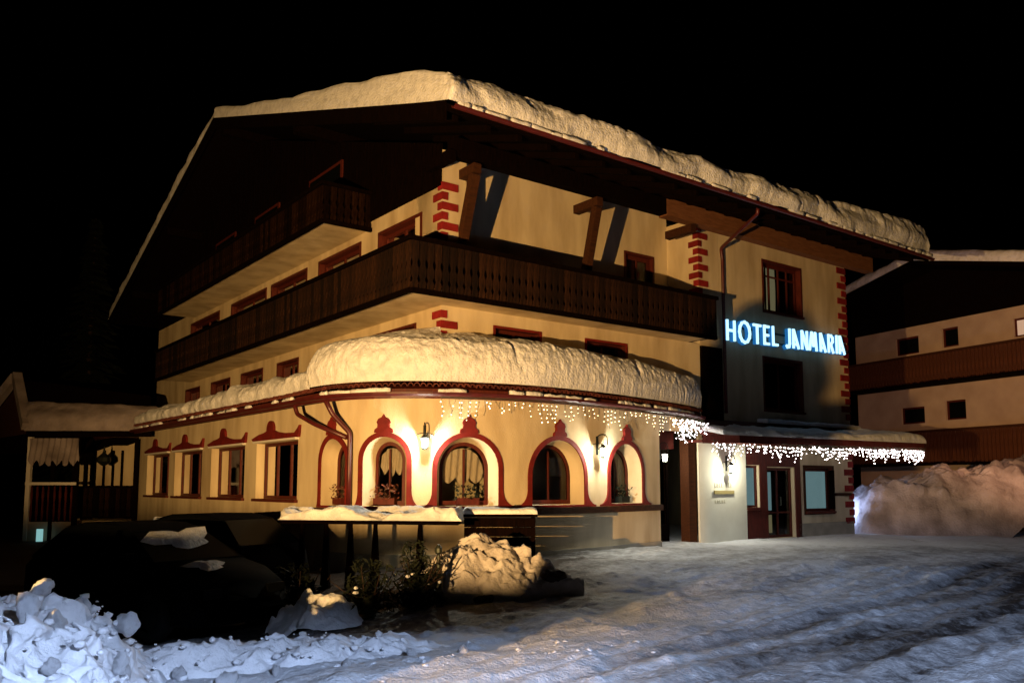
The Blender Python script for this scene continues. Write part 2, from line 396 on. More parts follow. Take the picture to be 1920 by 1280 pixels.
# window builder on a flat wall
def rwin(fn,a,b,z0,z1,depth=.18,fw=.09,mull=(.5,),bar=None,frame='redbrown',curtain=None,cd=.12,surround=None,sw=.12,backm='dark',room=.5,name='window',sill=True,open_=None):
    W=P(name,relief(rect(a,b,z0,z1),[rect(a+fw,b-fw,z0+fw,z1-fw)],fn,-depth-.06,-depth,3),M[frame])
    if surround:
        P('surround',relief(rect(a-sw,b+sw,z0-sw,z1+sw),[rect(a,b,z0,z1)],fn,0,.025,3),M[surround],W)
    P('reveal',loft2(rect(a,b,z0,z1),0,rect(a,b,z0,z1),-depth-.06,fn),M['redbrown' if surround else 'plaster'],W)
    ex=[a+fw]+[a+(b-a)*m for m in mull]+[b-fw]
    for i in range(len(ex)-1):
        x0=ex[i]+(.03 if i else 0); x1=ex[i+1]-(.03 if i<len(ex)-2 else 0)
        P('pane',(lambda q:(q,[(0,1,2,3)]))([fn(x,z,-depth-.035) for x,z in rect(x0,x1,z0+fw,z1-fw)]),M['glass'],W)
        if i: 
            mb=relief(rect(ex[i]-.03,ex[i]+.03,z0+fw,z1-fw),[],fn,-depth-.055,-depth-.005,3); P('mullion',mb,M[frame],W)
    if bar: P('transom',relief(rect(a+fw,b-fw,bar-.025,bar+.025),[],fn,-depth-.05,-depth-.01,3),M[frame],W)
    if sill: P('sill',relief(rect(a-.06,b+.06,z0-.07,z0),[],fn,-.02,.09,3),M[frame],W)
    bk=MB(); q=[fn(x,z,-depth-room) for x,z in rect(a,b,z0,z1)]; q0=[fn(x,z,-depth-.07) for x,z in rect(a,b,z0,z1)]
    bk.add(q+q0,[(0,1,2,3)]+[(i,(i+1)%4,4+(i+1)%4,4+i) for i in range(4)]); P('room_box',bk.vf,M[backm],W)
    if curtain:
        for (c0,c1,cm) in curtain: P('curtain',wavy(fn,c0,c1,z0+.05,z1-.04,-depth-.07-cd),M[cm],W,smooth=True)
    return W
def wavy(fn,a,b,z0,z1,d,amp=.025,k=26):
    n=max(8,int((b-a)*30)); m=6; vs=[];
    for i in range(n+1):
        for j in range(m+1):
            x=a+(b-a)*i/n; z=z0+(z1-z0)*j/m
            vs.append(fn(x,z,d+amp*math.sin(x*k+.6*math.sin(z*3))))
    return vs,[(i*(m+1)+j,(i+1)*(m+1)+j,(i+1)*(m+1)+j+1,i*(m+1)+j+1) for i in range(n) for j in range(m)]
# --- left facade (u=0)
doors2=[(.95,2.95),(4.05,6.55),(7.5,10.15),(10.7,13.9),(15.3,18.6)]
win1=[(1.15,3.45),(4.6,6.6),(7.95,9.5),(10.8,12.7),(13.9,15.85),(17.3,19.0)]
hl=[rect(a,b,5.8,7.97) for a,b in doors2]+[rect(a,b,4.1,5.36) for a,b in win1]
P('wall',sheet([(0,3.5),(23.4,3.5),(23.4,8.6),(0,8.6)],hl,LW,1.2),M['plaster'])
P('wall',sheet(rect(-.0,23.4,-.4,3.5),[],LW,2),M['plaster'])
for a,b in doors2:
    W=rwin(LW,a,b,5.8,7.97,.16,.09,(.5,),None,'redbrown',name='balcony_door',surround='redbrown',sw=.08,sill=False)
for a,b in win1: rwin(LW,a,b,4.1,5.36,.16,.08,(.5,),None,'redbrown',surround='redbrown',sw=.06)
# --- right facade (v=0): pier, loggia, wing
P('wall',sheet([(0,-.3),(6.6,-.3),(6.6,3.1),(8.56,3.1),(8.56,-.3),(9.7,-.3),(9.7,5.66),(0,5.66)],[rect(1.5,2.85,4.1,5.3),rect(4.4,5.8,4.1,5.32)],RW,1.2),M['plaster'])
for a,b in ((1.5,2.85),(4.4,5.8)): rwin(RW,a,b,4.1,5.3,.16,.08,(.5,),None,'redbrown',surround='red',sw=.06)
P('wall',MB().box((0.0,.001,5.66),(.66,1.2,9.3)).vf,M['plaster'])            # corner pier
P('wall',sheet([(.66,5.66),(8.8,5.66),(8.8,9.9),(.66,9.9)],[rect(7.05,8.15,5.75,8.3)],lambda u,z,d:(u,1.2-d,z),1.2),M['plaster'])   # back of the loggia
rwin(lambda u,z,d:(u,1.2-d,z),7.05,8.15,5.75,8.3,.1,.12,(.5,),None,'redbrown',name='balcony_door',surround='redbrown',sw=.07,sill=False,curtain=[(7.15,8.05,'curtain')])
P('wall',MB().box((8.8,.002,5.66),(9.7,1.2,9.4)).vf,M['plaster'])            # right-hand pier
ww=[rect(11.85,13.8,7.02,8.58),rect(11.75,13.7,3.92,5.52),rect(10.72,11.35,.95,2.2),rect(11.75,13.12,.02,2.15),rect(13.7,15.2,.78,2.15)]
P('wall',sheet([(9.7,-.3),(16.4,-.3),(16.4,9.4),(9.7,9.4)],ww,RW,1.2),M['plaster'])
P('wall',MB().box((8.56,-.06,-.2),(10.66,-.003,2.95)).vf,M['plaster_pale'])     # pale panel beside the entrance
rwin(RW,11.85,13.8,7.02,8.58,.16,.10,(.27,.52,.75),8.2,'redbrown',surround='redbrown',sw=.07,curtain=[(12.0,12.35,'lit_dim'),(12.5,12.95,'lit_dim')])
rwin(RW,11.75,13.7,3.92,5.52,.16,.10,(.5,),None,'redbrown',surround='redbrown',sw=.06)
rwin(RW,10.72,11.35,.95,2.2,.08,.07,(),None,'redbrown',backm='lit_blue',room=.12)
rwin(RW,13.7,15.2,.78,2.15,.14,.09,(),None,'redbrown',surround='woodmid',sw=.1,backm='lit_blue',room=.18)
P('shutter',relief(rect(14.95,15.24,.84,2.1),[],RW,.03,.07,3),M['wood'])
dr=rwin(RW,11.75,13.12,.02,2.15,.12,.08,(.48,),.78,'redbrown',name='entrance_door',sill=False,backm='dark',room=.3)
P('door_panelling',relief(rect(10.67,13.42,-.1,2.72),[rect(10.70,11.37,.87,2.22),rect(11.72,13.15,-.02,2.18)],RW,.002,.03,2),M['redbrown'])
P('blind',relief(rect(11.87,12.38,.84,2.02),[],RW,-.36,-.33,3),M['lit_blue'],dr)
P('blind',relief(rect(11.9,12.38,.15,.7),[],RW,-.36,-.33,3),M['lit_dim'],dr)
P('handle',MB().tube([(12.45,.08,1.0),(12.45,.03,1.0),(12.45,.03,1.25),(12.45,.08,1.25)],.015).vf,M['iron'],dr)
P('trim_strip',relief(rect(15.35,16.25,1.27,1.36),[],RW,.002,.05,3),M['woodmid'])
P('wall',MB().box((16.4,.0,-.4),(16.42,12,9.2)).vf,M['plaster'])              # hidden end of the wing
sw=P('window',MB().box((16.43,.1,.2),(16.47,1.5,1.6)).vf,M['redbrown']); P('pane',MB().box((16.475,.2,.3),(16.485,1.4,1.5)).vf,M['lit_blue2'],sw)  # unseen window added to throw a bluish patch on the snow wall
# plinth and dado under the wing
P('plinth',relief(rect(13.3,16.38,-.3,.42),[],RW,.002,.03,2),M['plinth'])
# timber-clad recess strip left of the wing on the first floor
for i in range(6):
    P('cladding_plank',MB().box((8.78+i*.155,-.07,2.96),(8.925+i*.155,-.004,5.6)).vf,M['wood'])
# --- timber gable above the left facade
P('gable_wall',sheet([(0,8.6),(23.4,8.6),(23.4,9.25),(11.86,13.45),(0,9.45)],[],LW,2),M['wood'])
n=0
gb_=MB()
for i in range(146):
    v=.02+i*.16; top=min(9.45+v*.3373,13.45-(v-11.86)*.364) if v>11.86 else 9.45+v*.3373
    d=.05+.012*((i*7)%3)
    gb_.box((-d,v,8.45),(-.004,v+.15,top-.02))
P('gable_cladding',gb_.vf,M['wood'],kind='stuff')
# gable windows behind the upper balcony
for a,b in ((5,7.2),(9.5,11.6),(13.5,15.6)):
    g=P('window',MB().box((-.12,a,8.7),(-.075,b,10.6)).vf,M['redbrown']); P('pane',MB().box((-.135,a+.1,8.8),(-.125,b-.1,10.5)).vf,M['carglass'],g)
# --- quoins
def quoin(fnL,fnR,z0,z1,pitch=.235,bh=.17,long=.36,short=.14,mm='quoinred'):
    z=z0;i=0
    while z+bh<z1+.01:
        l,r=(long,short) if i%2 else (short+.03,long+.06)
        mb=MB(); 
        pts=[]
        vs=[fnL(l,zz,dd) for zz in (z,z+bh) for dd in (.0,.028)]
        cc=[fnL(0,zz,.028) for zz in (z,z+bh)]
        # L-shaped ring: outer path fnL(l) - corner - fnR(r)
        def cor(zz,d): 
            a=fnL(0,zz,d); b=fnR(0,zz,d); o=fnL(0,zz,0); return tuple(a[k]+b[k]-o[k] for k in range(2))+(zz,)
        L=[]
        for zz in (z,z+bh): L+= [fnL(l,zz,0),fnL(l,zz,.028),cor(zz,.028),fnR(r,zz,.028),fnR(r,zz,0)]
        mb.add(L,[(0,1,6,5),(1,2,7,6),(2,3,8,7),(3,4,9,8),(4,3,2,1,0),(5,6,7,8,9)])
        P('quoin',mb.vf,M[mm]); z+=pitch; i+=1
quoin(lambda l,z,d:(-d,l,z),lambda r,z,d:(r,-d,z),6.95,8.75)
quoin(lambda l,z,d:(-d,l,z),lambda r,z,d:(r,-d,z),4.2,5.6)
quoin(lambda l,z,d:(8.8-d,l+.0,z),lambda r,z,d:(8.8+r,-d,z),6.9,9.2,pitch=.235,long=.34,short=.14)
for i in range(34):
    z=.35+i*.265; 
    if 2.6<z<3.6: continue
    if z>9.1: break
    L=.24 if i%2 else .48
    P('quoin',MB().box((16.4-L,-.03,z),(16.435,.3,z+.2)).vf,M['quoinred'])
# --- balconies
def slabbox(a,b): return MB().box(a,b).vf
bd_out=[]
for z,h in ((0,.075),(.12,.078),(.2,.045),(.28,.078),(.42,.085),(.5,.05),(.56,.05),(.64,.085),(.78,.078),(.9,.082),(1.0,.085)): bd_out.append((h,z))
bd=[(h,z) for h,z in bd_out]+[(-h,z) for h,z in bd_out[::-1]]
def board_mesh(name,hh):
    vs=[(x,-.018,z*hh) for x,z in bd]+[(x,.018,z*hh) for x,z in bd]; k=len(bd)
    # cut out a small heart-like slot is suggested by the waist of neighbouring boards
    fs=[tuple(range(k)),tuple(range(2*k-1,k-1,-1))]+[(i,k+i,k+(i+1)%k,(i+1)%k) for i in range(k)]
    return vs,fs
def balcony(slab,segs,zb,hh,lab=None,bm='board'):
    b=P('balcony',MB().add(*slab).vf,M['plaster'])
    if lab: b['label']=lab
    src=None
    for (p,q) in segs:
        p=Vector(p);q=Vector(q);L=(q-p).length; n=int(L/.19); d=(q-p)/L; ang=math.atan2(d.y,d.x)
        for i in range(n):
            c=p+d*(i+.5)*L/n
            if src is None:
                src=mk('balcony_board',board_mesh('x',hh),M[bm],b,); src.location=(c.x,c.y,zb+.02); src.rotation_euler=(0,0,ang)
            else: inst('balcony_board',src,(c.x,c.y,zb+.02),b,ang)
        r=MB().beam((p.x-d.x*.05,p.y-d.y*.05,zb+hh+.06),(q.x+d.x*.05,q.y+d.y*.05,zb+hh+.06),.16,.09); P('hand_rail',r.vf,M['wood'],b)
        nrm=Vector((-d.y,d.x,0)); ins=nrm*(-.05)
        r=MB()
        for zz in (.14,.72): r.beam(p+Vector((0,0,zb+hh*zz))-nrm*.045*s_in(p,q),q+Vector((0,0,zb+hh*zz))-nrm*.045*s_in(p,q),.05,.09)
        P('cross_rail',r.vf,M['wood'],b)
        P('backing_board',MB().beam(p+d*.1+nrm*.075+Vector((0,0,zb+hh*.52)),q-d*.1+nrm*.075+Vector((0,0,zb+hh*.52)),.02,hh*.96).vf,M['wood'],b)
        P('edge_beam',MB().beam(p+Vector((0,0,zb-.03))-nrm*.0,q+Vector((0,0,zb-.03)),.10,.10).vf,M['wood'],b)
    return b
def s_in(p,q): return -1
ZB=5.66
vs=[(-1.33,-.94),(8.3,-.94),(8.3,0.0),(0,0),(0,18.3),(-1.33,18.3)]
def prism(poly,z0,z1):
    k=len(poly); v=[(x,y,z0) for x,y in poly]+[(x,y,z1) for x,y in poly]
    tri=[]
    return v,[tuple(range(k))[::-1],tuple(range(k,2*k))]+[(i,(i+1)%k,k+(i+1)%k,k+i) for i in range(k)]
balcony(prism(vs,ZB,ZB+.12),[((-1.39,18.3,0),(-1.39,-1.0,0)),((-1.39,-1.0,0),(8.3,-1.0,0))],ZB,1.02,'dark carved balcony wrapping the second floor corner')
P('balcony_end',MB().box((8.28,-1.0,ZB),(8.34,-.01,ZB+1.1)).vf,M['wood'])
balcony(prism([(-1.33,3.48),(-.01,3.48),(-.01,18.3),(-1.33,18.3)],8.24,8.38),[((-1.39,18.3,0),(-1.39,3.4,0)),((-1.39,3.4,0),(-.02,3.4,0))],8.24,.88,'upper balcony under the dark gable','board_shaded')
# flower boxes and shrubs standing on the left rail
# --- roof
ZE=8.96; SL=.33; VE=-2.44; UR0,UR1=-1.5,17.35; VR=11.86; VF=26.15
def rz(v): return ZE+SL*(v-VE) if v<=VR else ZE+SL*(VR-VE)-.323*(v-VR)
def roofslab(v0,v1,t0,t1):
    return ([(u,v,rz(v)+t) for t in (t0,t1) for u,v in ((UR0,v0),(UR1,v0),(UR1,v1),(UR0,v1))],[(3,2,1,0),(4,5,6,7),(0,1,5,4),(1,2,6,5),(2,3,7,6),(3,0,4,7)])
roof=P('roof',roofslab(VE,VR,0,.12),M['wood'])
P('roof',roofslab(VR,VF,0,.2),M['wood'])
# underside boards, rafters, purlins
r0=None
for i in range(23):
    u=UR0+.35+i*.81
    if u>UR1-.1: break
    vf=([(x,v,rz(v)-t) for x in (-.06,.06) for v,t in ((VE+.15,.02),(1.1,.02),(1.1,.18),(VE+.15,.16))],[(0,1,2,3),(7,6,5,4),(0,4,5,1),(1,5,6,2),(2,6,7,3),(3,7,4,0)])
    if r0 is None: r0=mk('rafter',vf,M['wood'],roof); r0.location=(u,0,0)
    else: inst('rafter',r0,(u,0,0),roof)
P('purlin',MB().box((-.05,-.55,8.99),(6.9,-.27,9.42)).vf,M['wood'])  # left stretch of the eave beam: its shade is put into dark timber
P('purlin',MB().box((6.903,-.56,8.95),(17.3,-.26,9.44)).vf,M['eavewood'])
for v in (5.5,11.7,18,23): P('purlin',MB().box((-1.3,v-.13,rz(v)-.36),(1,v+.13,rz(v)-.06)).vf,M['wood'])
P('barge_board',([(UR0-.03,v,rz(v)+t) for v in (VE,VR) for t in (-.22,.2)]+[(UR0+.03,v,rz(v)+t) for v in (VE,VR) for t in (-.22,.2)],[(0,1,3,2),(4,6,7,5),(0,4,5,1),(2,3,7,6),(0,2,6,4),(1,5,7,3)]),M['wood'])
P('barge_board',([(UR0-.03,v,rz(v)+t) for v in (VR+.01,VF) for t in (-.22,.2)]+[(UR0+.03,v,rz(v)+t) for v in (VR+.01,VF) for t in (-.22,.2)],[(0,1,3,2),(4,6,7,5),(0,4,5,1),(2,3,7,6),(0,2,6,4),(1,5,7,3)]),M['wood'])
P('fascia_board',MB().box((UR0,VE-.04,ZE-.02),(UR1,VE-.003,ZE+.12)).vf,M['wood'])
def gutter(path3,r=.075,name='gutter',m='redmetal'):
    mb=MB(); n=7; vs=[];fs=[]
    pts=[Vector(p) for p in path3]; k=len(pts)
    for i,p in enumerate(pts):
        d=(pts[min(i+1,k-1)]-pts[max(i-1,0)]).normalized(); x=Vector((d.y,-d.x,0)).normalized()
        for j in range(n): 
            a=math.pi+math.pi*j/(n-1); vs.append(p+x*r*math.cos(a)+Vector((0,0,r*math.sin(a))))
        for j in range(n): 
            a=2*math.pi-math.pi*j/(n-1); vs.append(p+x*(r-.012)*math.cos(a)+Vector((0,0,(r-.012)*math.sin(a))))
    q=2*n
    for i in range(k-1):
        for j in range(q): fs.append((i*q+j,i*q+(j+1)%q,(i+1)*q+(j+1)%q,(i+1)*q+j))
    fs+=[tuple(range(q)),tuple((k-1)*q+j for j in range(q))[::-1]]
    return P(name,(vs,fs),M[m],smooth=False)
gutter([(UR0+.1,VE-.13,ZE+.08),(UR1+.1,VE-.13,ZE+.06)],.07)
# consoles and braces under the eave
def console(u,v0,v1,z,brace=True,h=.22,w=.2,zb=7.15,vb=-.02,vt=-.5):
    P('console_beam',MB().beam((u,v0,z),(u,v1,z+.0),w,h).vf,M['woodmid'])
    if brace: P('brace',MB().beam((u,vb,zb),(u,vt,z-.12),.2,.2).vf,M['woodmid'])
console(.55,.0,-.62,8.80,zb=7.25)
console(4.35,.3,-.62,8.80,zb=6.9)
console(7.9,.35,-.62,8.76,brace=False)
P('console_beam',MB().beam((-.12,.35,8.95),(-.12,-.6,8.95),.2,.24).vf,M['wood'])
# --- annexe along the left facade: wall with four windows
AN=lambda v,z,d:(-2.05-d,v,z)
aw=[(3.0,5.65),(6.5,9.25),(10.1,12.9),(13.55,16.3)]
P('wall',sheet(rect(3.2-.02,17.6,-.9,3.55),[rect(a,b,1.27,2.68) for a,b in aw],AN,1.),M['plaster']) if False else None
P('wall',sheet([(float(bw.at(1.3)[1]),-.9),(17.6,-.9),(17.6,3.55),(float(bw.at(1.3)[1]),3.55)],[rect(a,b,1.27,2.68) for a,b in aw],AN,1.),M['plaster'])
cur={0:[(3.15,3.6,'dark'),(3.7,4.4,'curtain'),(4.6,5.5,'curtain')],1:[(8.6,9.1,'curtain'),(7.6,8.3,'dark')],2:[(11.6,11.9,'curtain'),(12.3,12.7,'curtain')],3:[(15.4,16.2,'curtain')]}
for i,(a,b) in enumerate(aw):
    W=rwin(AN,a,b,1.27,2.68,.22,.08,(.36,.68),None,'redbrown',curtain=cur[i],room=.9,cd=.05)
    c=(a+b)/2+.3
    ped=[(a-.12,2.74),(b+.12,2.74),(b+.22,2.80),(c+.75,2.90),(c+.40,2.93)]+arc(c,3.0,.22,-8,188,10)+[(c-.45,2.92),(c-.9,2.87),(a+.1,2.85),(a-.05,2.93),(a-.17,3.02),(a-.15,2.84)]
    P('pediment',relief(ped,[],AN,.0,.07,.5),M['red'],W)
    P('lintel',relief(rect(a-.05,b+.05,2.685,2.735),[],AN,.002,.1,3),M['white'],W)
# --- curved bay wall with arched windows (s-coordinate along bay)
SE=11.8
bays=[(2.02,.62),(3.5,.60),(5.3,.78),(7.62,.92),(10.14,.82)]
ZS=1.12
def archo(c,h,top,z0,n=18):
    zc=top-h; return [(c-h,z0),(c+h,z0)]+arc(c,zc,h,0,180,n)
holes=[];
for c,h in bays: holes.append(archo(c,h-.105,2.62,ZS+.05))
P('wall',sheet([(1.3,-.3),(SE,-.3),(SE,3.55),(1.3,3.55)],holes,BW,.16),M['plaster'],smooth=False)
# cream wall end return at the entrance
e=bw.at(SE); P('wall',MB().add([(e[0],e[1],-.3),(e[0]+.35,2.5,-.3),(e[0]+.35,2.5,3.5),(e[0],e[1],3.5)],[(0,1,2,3)]).vf,M['plaster'])
# plinth of the bay
P('plinth',relief(rect(1.3,SE,-.3,.18),[],BW,.003,.035,.25),M['plinth'])
# red sill moulding
P('sill_moulding',relief(rect(1.35,SE-.02,.97,ZS-.004),[],BW,.003,.10,.2),M['woodmid'])
edges=[1.36]+[ (bays[i][0]+bays[i][1]+bays[i+1][0]-bays[i+1][1])/2 for i in range(4)]+[11.3]
for i,(c,h) in enumerate(bays):
    zc=2.62-(h-.105); ho=h; 
    l,r=edges[i],edges[i+1]
    gl=c-ho-l; gr=r-(c+ho)
    gl=min(gl,.30); gr=min(gr,.30)
    out=[(c-ho-gl,ZS),(c+ho+gr,ZS)]
    out+=[(c+ho+gr-gr*math.sin(R(a)),ZS+.04+.34*(1-math.cos(R(a)))) for a in range(0,91,15)]
    out+=arc(c,zc,ho,0,180,20)
    out+=[(c-ho-gl+gl*math.sin(R(a)),ZS+.04+.34*(1-math.cos(R(a)))) for a in range(90,-1,-15)]
    out=[out[0]]+out[1:]
    inner=archo(c,h-.105,2.62,ZS+.05)
    W=P('arched_window',relief(archo(c,h-.20,2.62-.09,ZS+.06),[archo(c,h-.28,2.62-.17,ZS+.16)],BW,-.40,-.34,.3),M['redbrown'])
    P('surround',relief(out,[inner],BW,.004,.04,.2),M['red'],W)
    P('reveal',loft2(archo(c,h-.105,2.62,ZS+.05,18),.004,archo(c,h-.20,2.62-.09,ZS+.06,18),-.34,BW),M['plaster'],W,smooth=True)
    f=[(c-.2,zc+ho-.02)]+[(c+.2,zc+ho-.02)]+[(c+.19,zc+ho+.05),(c+.13,zc+ho+.09),(c+.125,zc+ho+.15),(c+.145,zc+ho+.2),(c+.11,zc+ho+.27),(c+.03,zc+ho+.31),(c,zc+ho+.37)]
    f+=[(2*c-x,z) for x,z in f[-2:1:-1]]
    P('finial',relief(f,[],BW,.005,.075,.2),M['red'],W)
    P('pane',sheet(archo(c,h-.27,2.62-.16,ZS+.13),[],BW,.3,-.37),M['glass'],W)
    # gathered valance
    top=2.62-.25
    hh=h-.28; nn=40; vs=[]
    for a in range(nn+1):
        x=-hh+2*hh*a/nn; zt=min(top-.0,(zc-.1)+math.sqrt(max(.0,hh*hh-x*x)))+.06
        zb=zc-.12-.16*abs(math.sin(3*math.pi*(x+hh)/(2*hh)))-.06*(1-abs(x)/hh)
        for b in range(7):
            z=zt+(zb-zt)*b/6; vs.append(BW(c+x,z,-.47+.03*math.sin(x*40+b*.4)))
    if i!=3: P('valance',(vs,[(a*7+b,(a+1)*7+b,(a+1)*7+b+1,a*7+b+1) for a in range(nn) for b in range(6)]),M['curtain'],W,smooth=True)
    else:
        P('drape',wavy(BW,c-hh,c-hh+.28,ZS+.2,2.2,-.5),M['curtain'],W,smooth=True)
        P('drape',wavy(BW,c+hh-.5,c+hh,ZS+.7,2.25,-.55),M['curtain'],W,smooth=True)
    P('mullion',relief(rect(c-.02,c+.02,ZS+.14,2.38),[],BW,-.40,-.35,.6),M['redbrown'],W)
# sheet of snow-free window ledges in front of the left bays, with snow
# --- bay eave: soffit, tiles, gutter
def bayring(path,ins,z):
    return [(p[0],p[1],z) for p in ins]
gpp=gp.p
inner=np.stack([np.where(gpp[:,0]<-.2,np.maximum(gpp[:,0],-.0),gpp[:,0]),np.maximum(gpp[:,1],-.0)],1)
n=len(gpp)
# roof slab above the annexe and bay
vs=[(p[0],p[1],3.50) for p in gpp]+[(q[0]+0,q[1],3.52) for q in inner]+[(p[0],p[1],3.58) for p in gpp]+[(q[0],q[1],4.15) for q in inner]
fs=[]
for i in range(n-1): fs+=[(i,i+1,n+i+1,n+i),(2*n+i,3*n+i,3*n+i+1,2*n+i+1),(i,2*n+i,2*n+i+1,i+1)]
fs+=[(0,n,3*n,2*n),(n-1,2*n-1+0,4*n-1,3*n-1)]
aroof=P('eave_roof',(vs,fs),M['redbrown'])
gutter([(*gp.at(t)+gp.nor(t)*.07,3.50) for t in np.linspace(0,gp.L,120)],.085)
P('fascia_board',(lambda T:([(*(gp.at(t)+gp.nor(t)*.0),z) for t in T for z in (3.38,3.5)]+[(*(gp.at(t)+gp.nor(t)*-.04),z) for t in T for z in (3.38,3.5)],
   [(2*i,2*i+2,2*i+3,2*i+1) for i in range(len(T)-1)]+[(2*len(T)+2*i,2*len(T)+2*i+2,2*i+2,2*i) for i in range(len(T)-1)]))(list(np.linspace(.1,gp.L-.05,100))),M['redmetal'])
# rounded tiles along the bay edge
def tilemesh():
    vs=[];fs=[];n=6
    for k,(y,s) in enumerate(((0,1),(.5,.85))):
        for j in range(n+1):
            a=math.pi*j/n; vs.append((.065*s*math.cos(a),y,.075*s*math.sin(a)+y*.25))
        for j in range(n+1):
            a=math.pi*(n-j)/n; vs.append((.048*s*math.cos(a),y,.056*s*math.sin(a)+y*.25))
    q=2*(n+1)
    for j in range(q): fs.append((j,(j+1)%q,q+(j+1)%q,q+j))
    fs+=[tuple(range(q))[::-1]]
    return vs,fs
t_bay0=gp.L-13.2
tp=None; tt=t_bay0
stuff=MB()
base_t=tilemesh()
while tt<gp.L-.05:
    p=gp.at(tt)+gp.nor(tt)*.07; nn_=gp.nor(tt); ang=math.atan2(nn_[1],nn_[0])+math.pi/2
    if tp is None: tp=mk('roof_tile',base_t,M['tile'],aroof); tp.location=(p[0],p[1],3.62); tp.rotation_euler=(0,0,ang)
    else: inst('roof_tile',tp,(p[0],p[1],3.62+random.uniform(-.01,.01)),aroof,ang+random.uniform(-.03,.03))
    tt+=.128
tt=.3
while tt<t_bay0-.1:
    p=gp.at(tt)+gp.nor(tt)*.05; nn_=gp.nor(tt); ang=math.atan2(nn_[1],nn_[0])+math.pi/2
    c_,s__=math.cos(ang),math.sin(ang); sc=1.1+.25*random.random()
    stuff.add([(p[0]+(x*c_-y*s__)*sc,p[1]+(x*s__+y*c_)*sc,3.60+z*sc) for x,y,z in base_t[0]],base_t[1]); tt+=.15
P('roof_tiles',stuff.vf,M['tile'],aroof,kind='stuff')
# --- downpipes
def pipe(pts,r=.05,n=9,name='downpipe'): 
    q=[]; pts=[Vector(p) for p in pts]
    for i,p in enumerate(pts):
        if 0<i<len(pts)-1:
            a=(pts[i-1]-p).normalized()*.09; b=(pts[i+1]-p).normalized()*.09
            q+=[p+a,p+a*.35+b*.1,p+a*.1+b*.35,p+b]
        else: q.append(p)
    return P(name,MB().tube(q,r,n).vf,M['redmetal'],smooth=True)
def bp(s,z,d): return BW(s,z,d)
pipe([bp(1.0,3.42,.45),bp(1.05,3.2,.4),bp(1.7,2.95,.3),bp(2.62,2.62,.10)],.05)
pipe([bp(2.35,3.42,.45),bp(2.4,3.12,.3),bp(2.72,2.72,.10),bp(2.72,2.0,.10),bp(2.72,1.16,.10)],.055)
pipe([(8.5,VE+.1,9.0),(8.5,VE+.1,8.85),(9.7,-.12,8.6),(9.8,-.08,8.3),(9.8,-.08,3.7)],.05)
# ------------------------------------------------------------------ entrance recess
ent=thing('entrance_porch','dark glazed entrance porch with red brown post, between curved bay and pale panel','porch',(7.2,.6,0))
mk('back_wall',MB().box((6.0,2.4,-.1),(8.7,2.46,3.4)).vf,M['plaster_pale'],ent)
mk('door_post',MB().box((8.24,.03,-.1),(8.54,.35,2.9)).vf,M['woodmid'],ent)
mk('door_post',MB().box((6.75,.4,-.1),(6.85,.5,2.75)).vf,M['wood'],ent)
mk('door_header',MB().box((6.4,.30,2.62),(7.94,.5,3.3)).vf,M['redbrown'],ent)
d=mk('glazed_door',MB().box((7.0,.48,.0),(7.08,.54,2.6)).box((7.82,.48,.0),(7.9,.54,2.6)).box((7.08,.48,.0),(7.82,.54,.5)).box((7.08,.48,2.5),(7.82,.54,2.6)).vf,M['wood'],ent)
mk('pane',MB().box((7.08,.505,.5),(7.82,.515,2.5)).vf,M['glass'],d)
# ------------------------------------------------------------------ canopy over the wing
can=thing('entrance_canopy','long flat snow covered canopy running along the hotel wing above the entrance','canopy',(12.5,-1,2.8))
mk('soffit',prism([(8.2,-.5),(8.9,-1.2),(17.3,-2.0),(17.3,.0),(8.2,0)],2.80,2.86),M['redbrown'],can)
mk('fascia_board',([(8.2,-.52,z) for z in (2.76,2.97)]+[(8.9,-1.23,z) for z in (2.76,2.97)]+[(17.33,-2.03,z) for z in (2.76,2.97)]+[(17.33,.0,z) for z in (2.76,2.97)],[(0,2,3,1),(2,4,5,3),(4,6,7,5)]),M['redbrown'],can)
mk('roof_skin',([(8.2,-.5,2.98),(8.9,-1.2,2.98),(17.3,-2,2.98),(17.3,-.03,3.5),(8.2,-.03,3.5)],[(0,1,2,3,4)]),M['tile'],can)
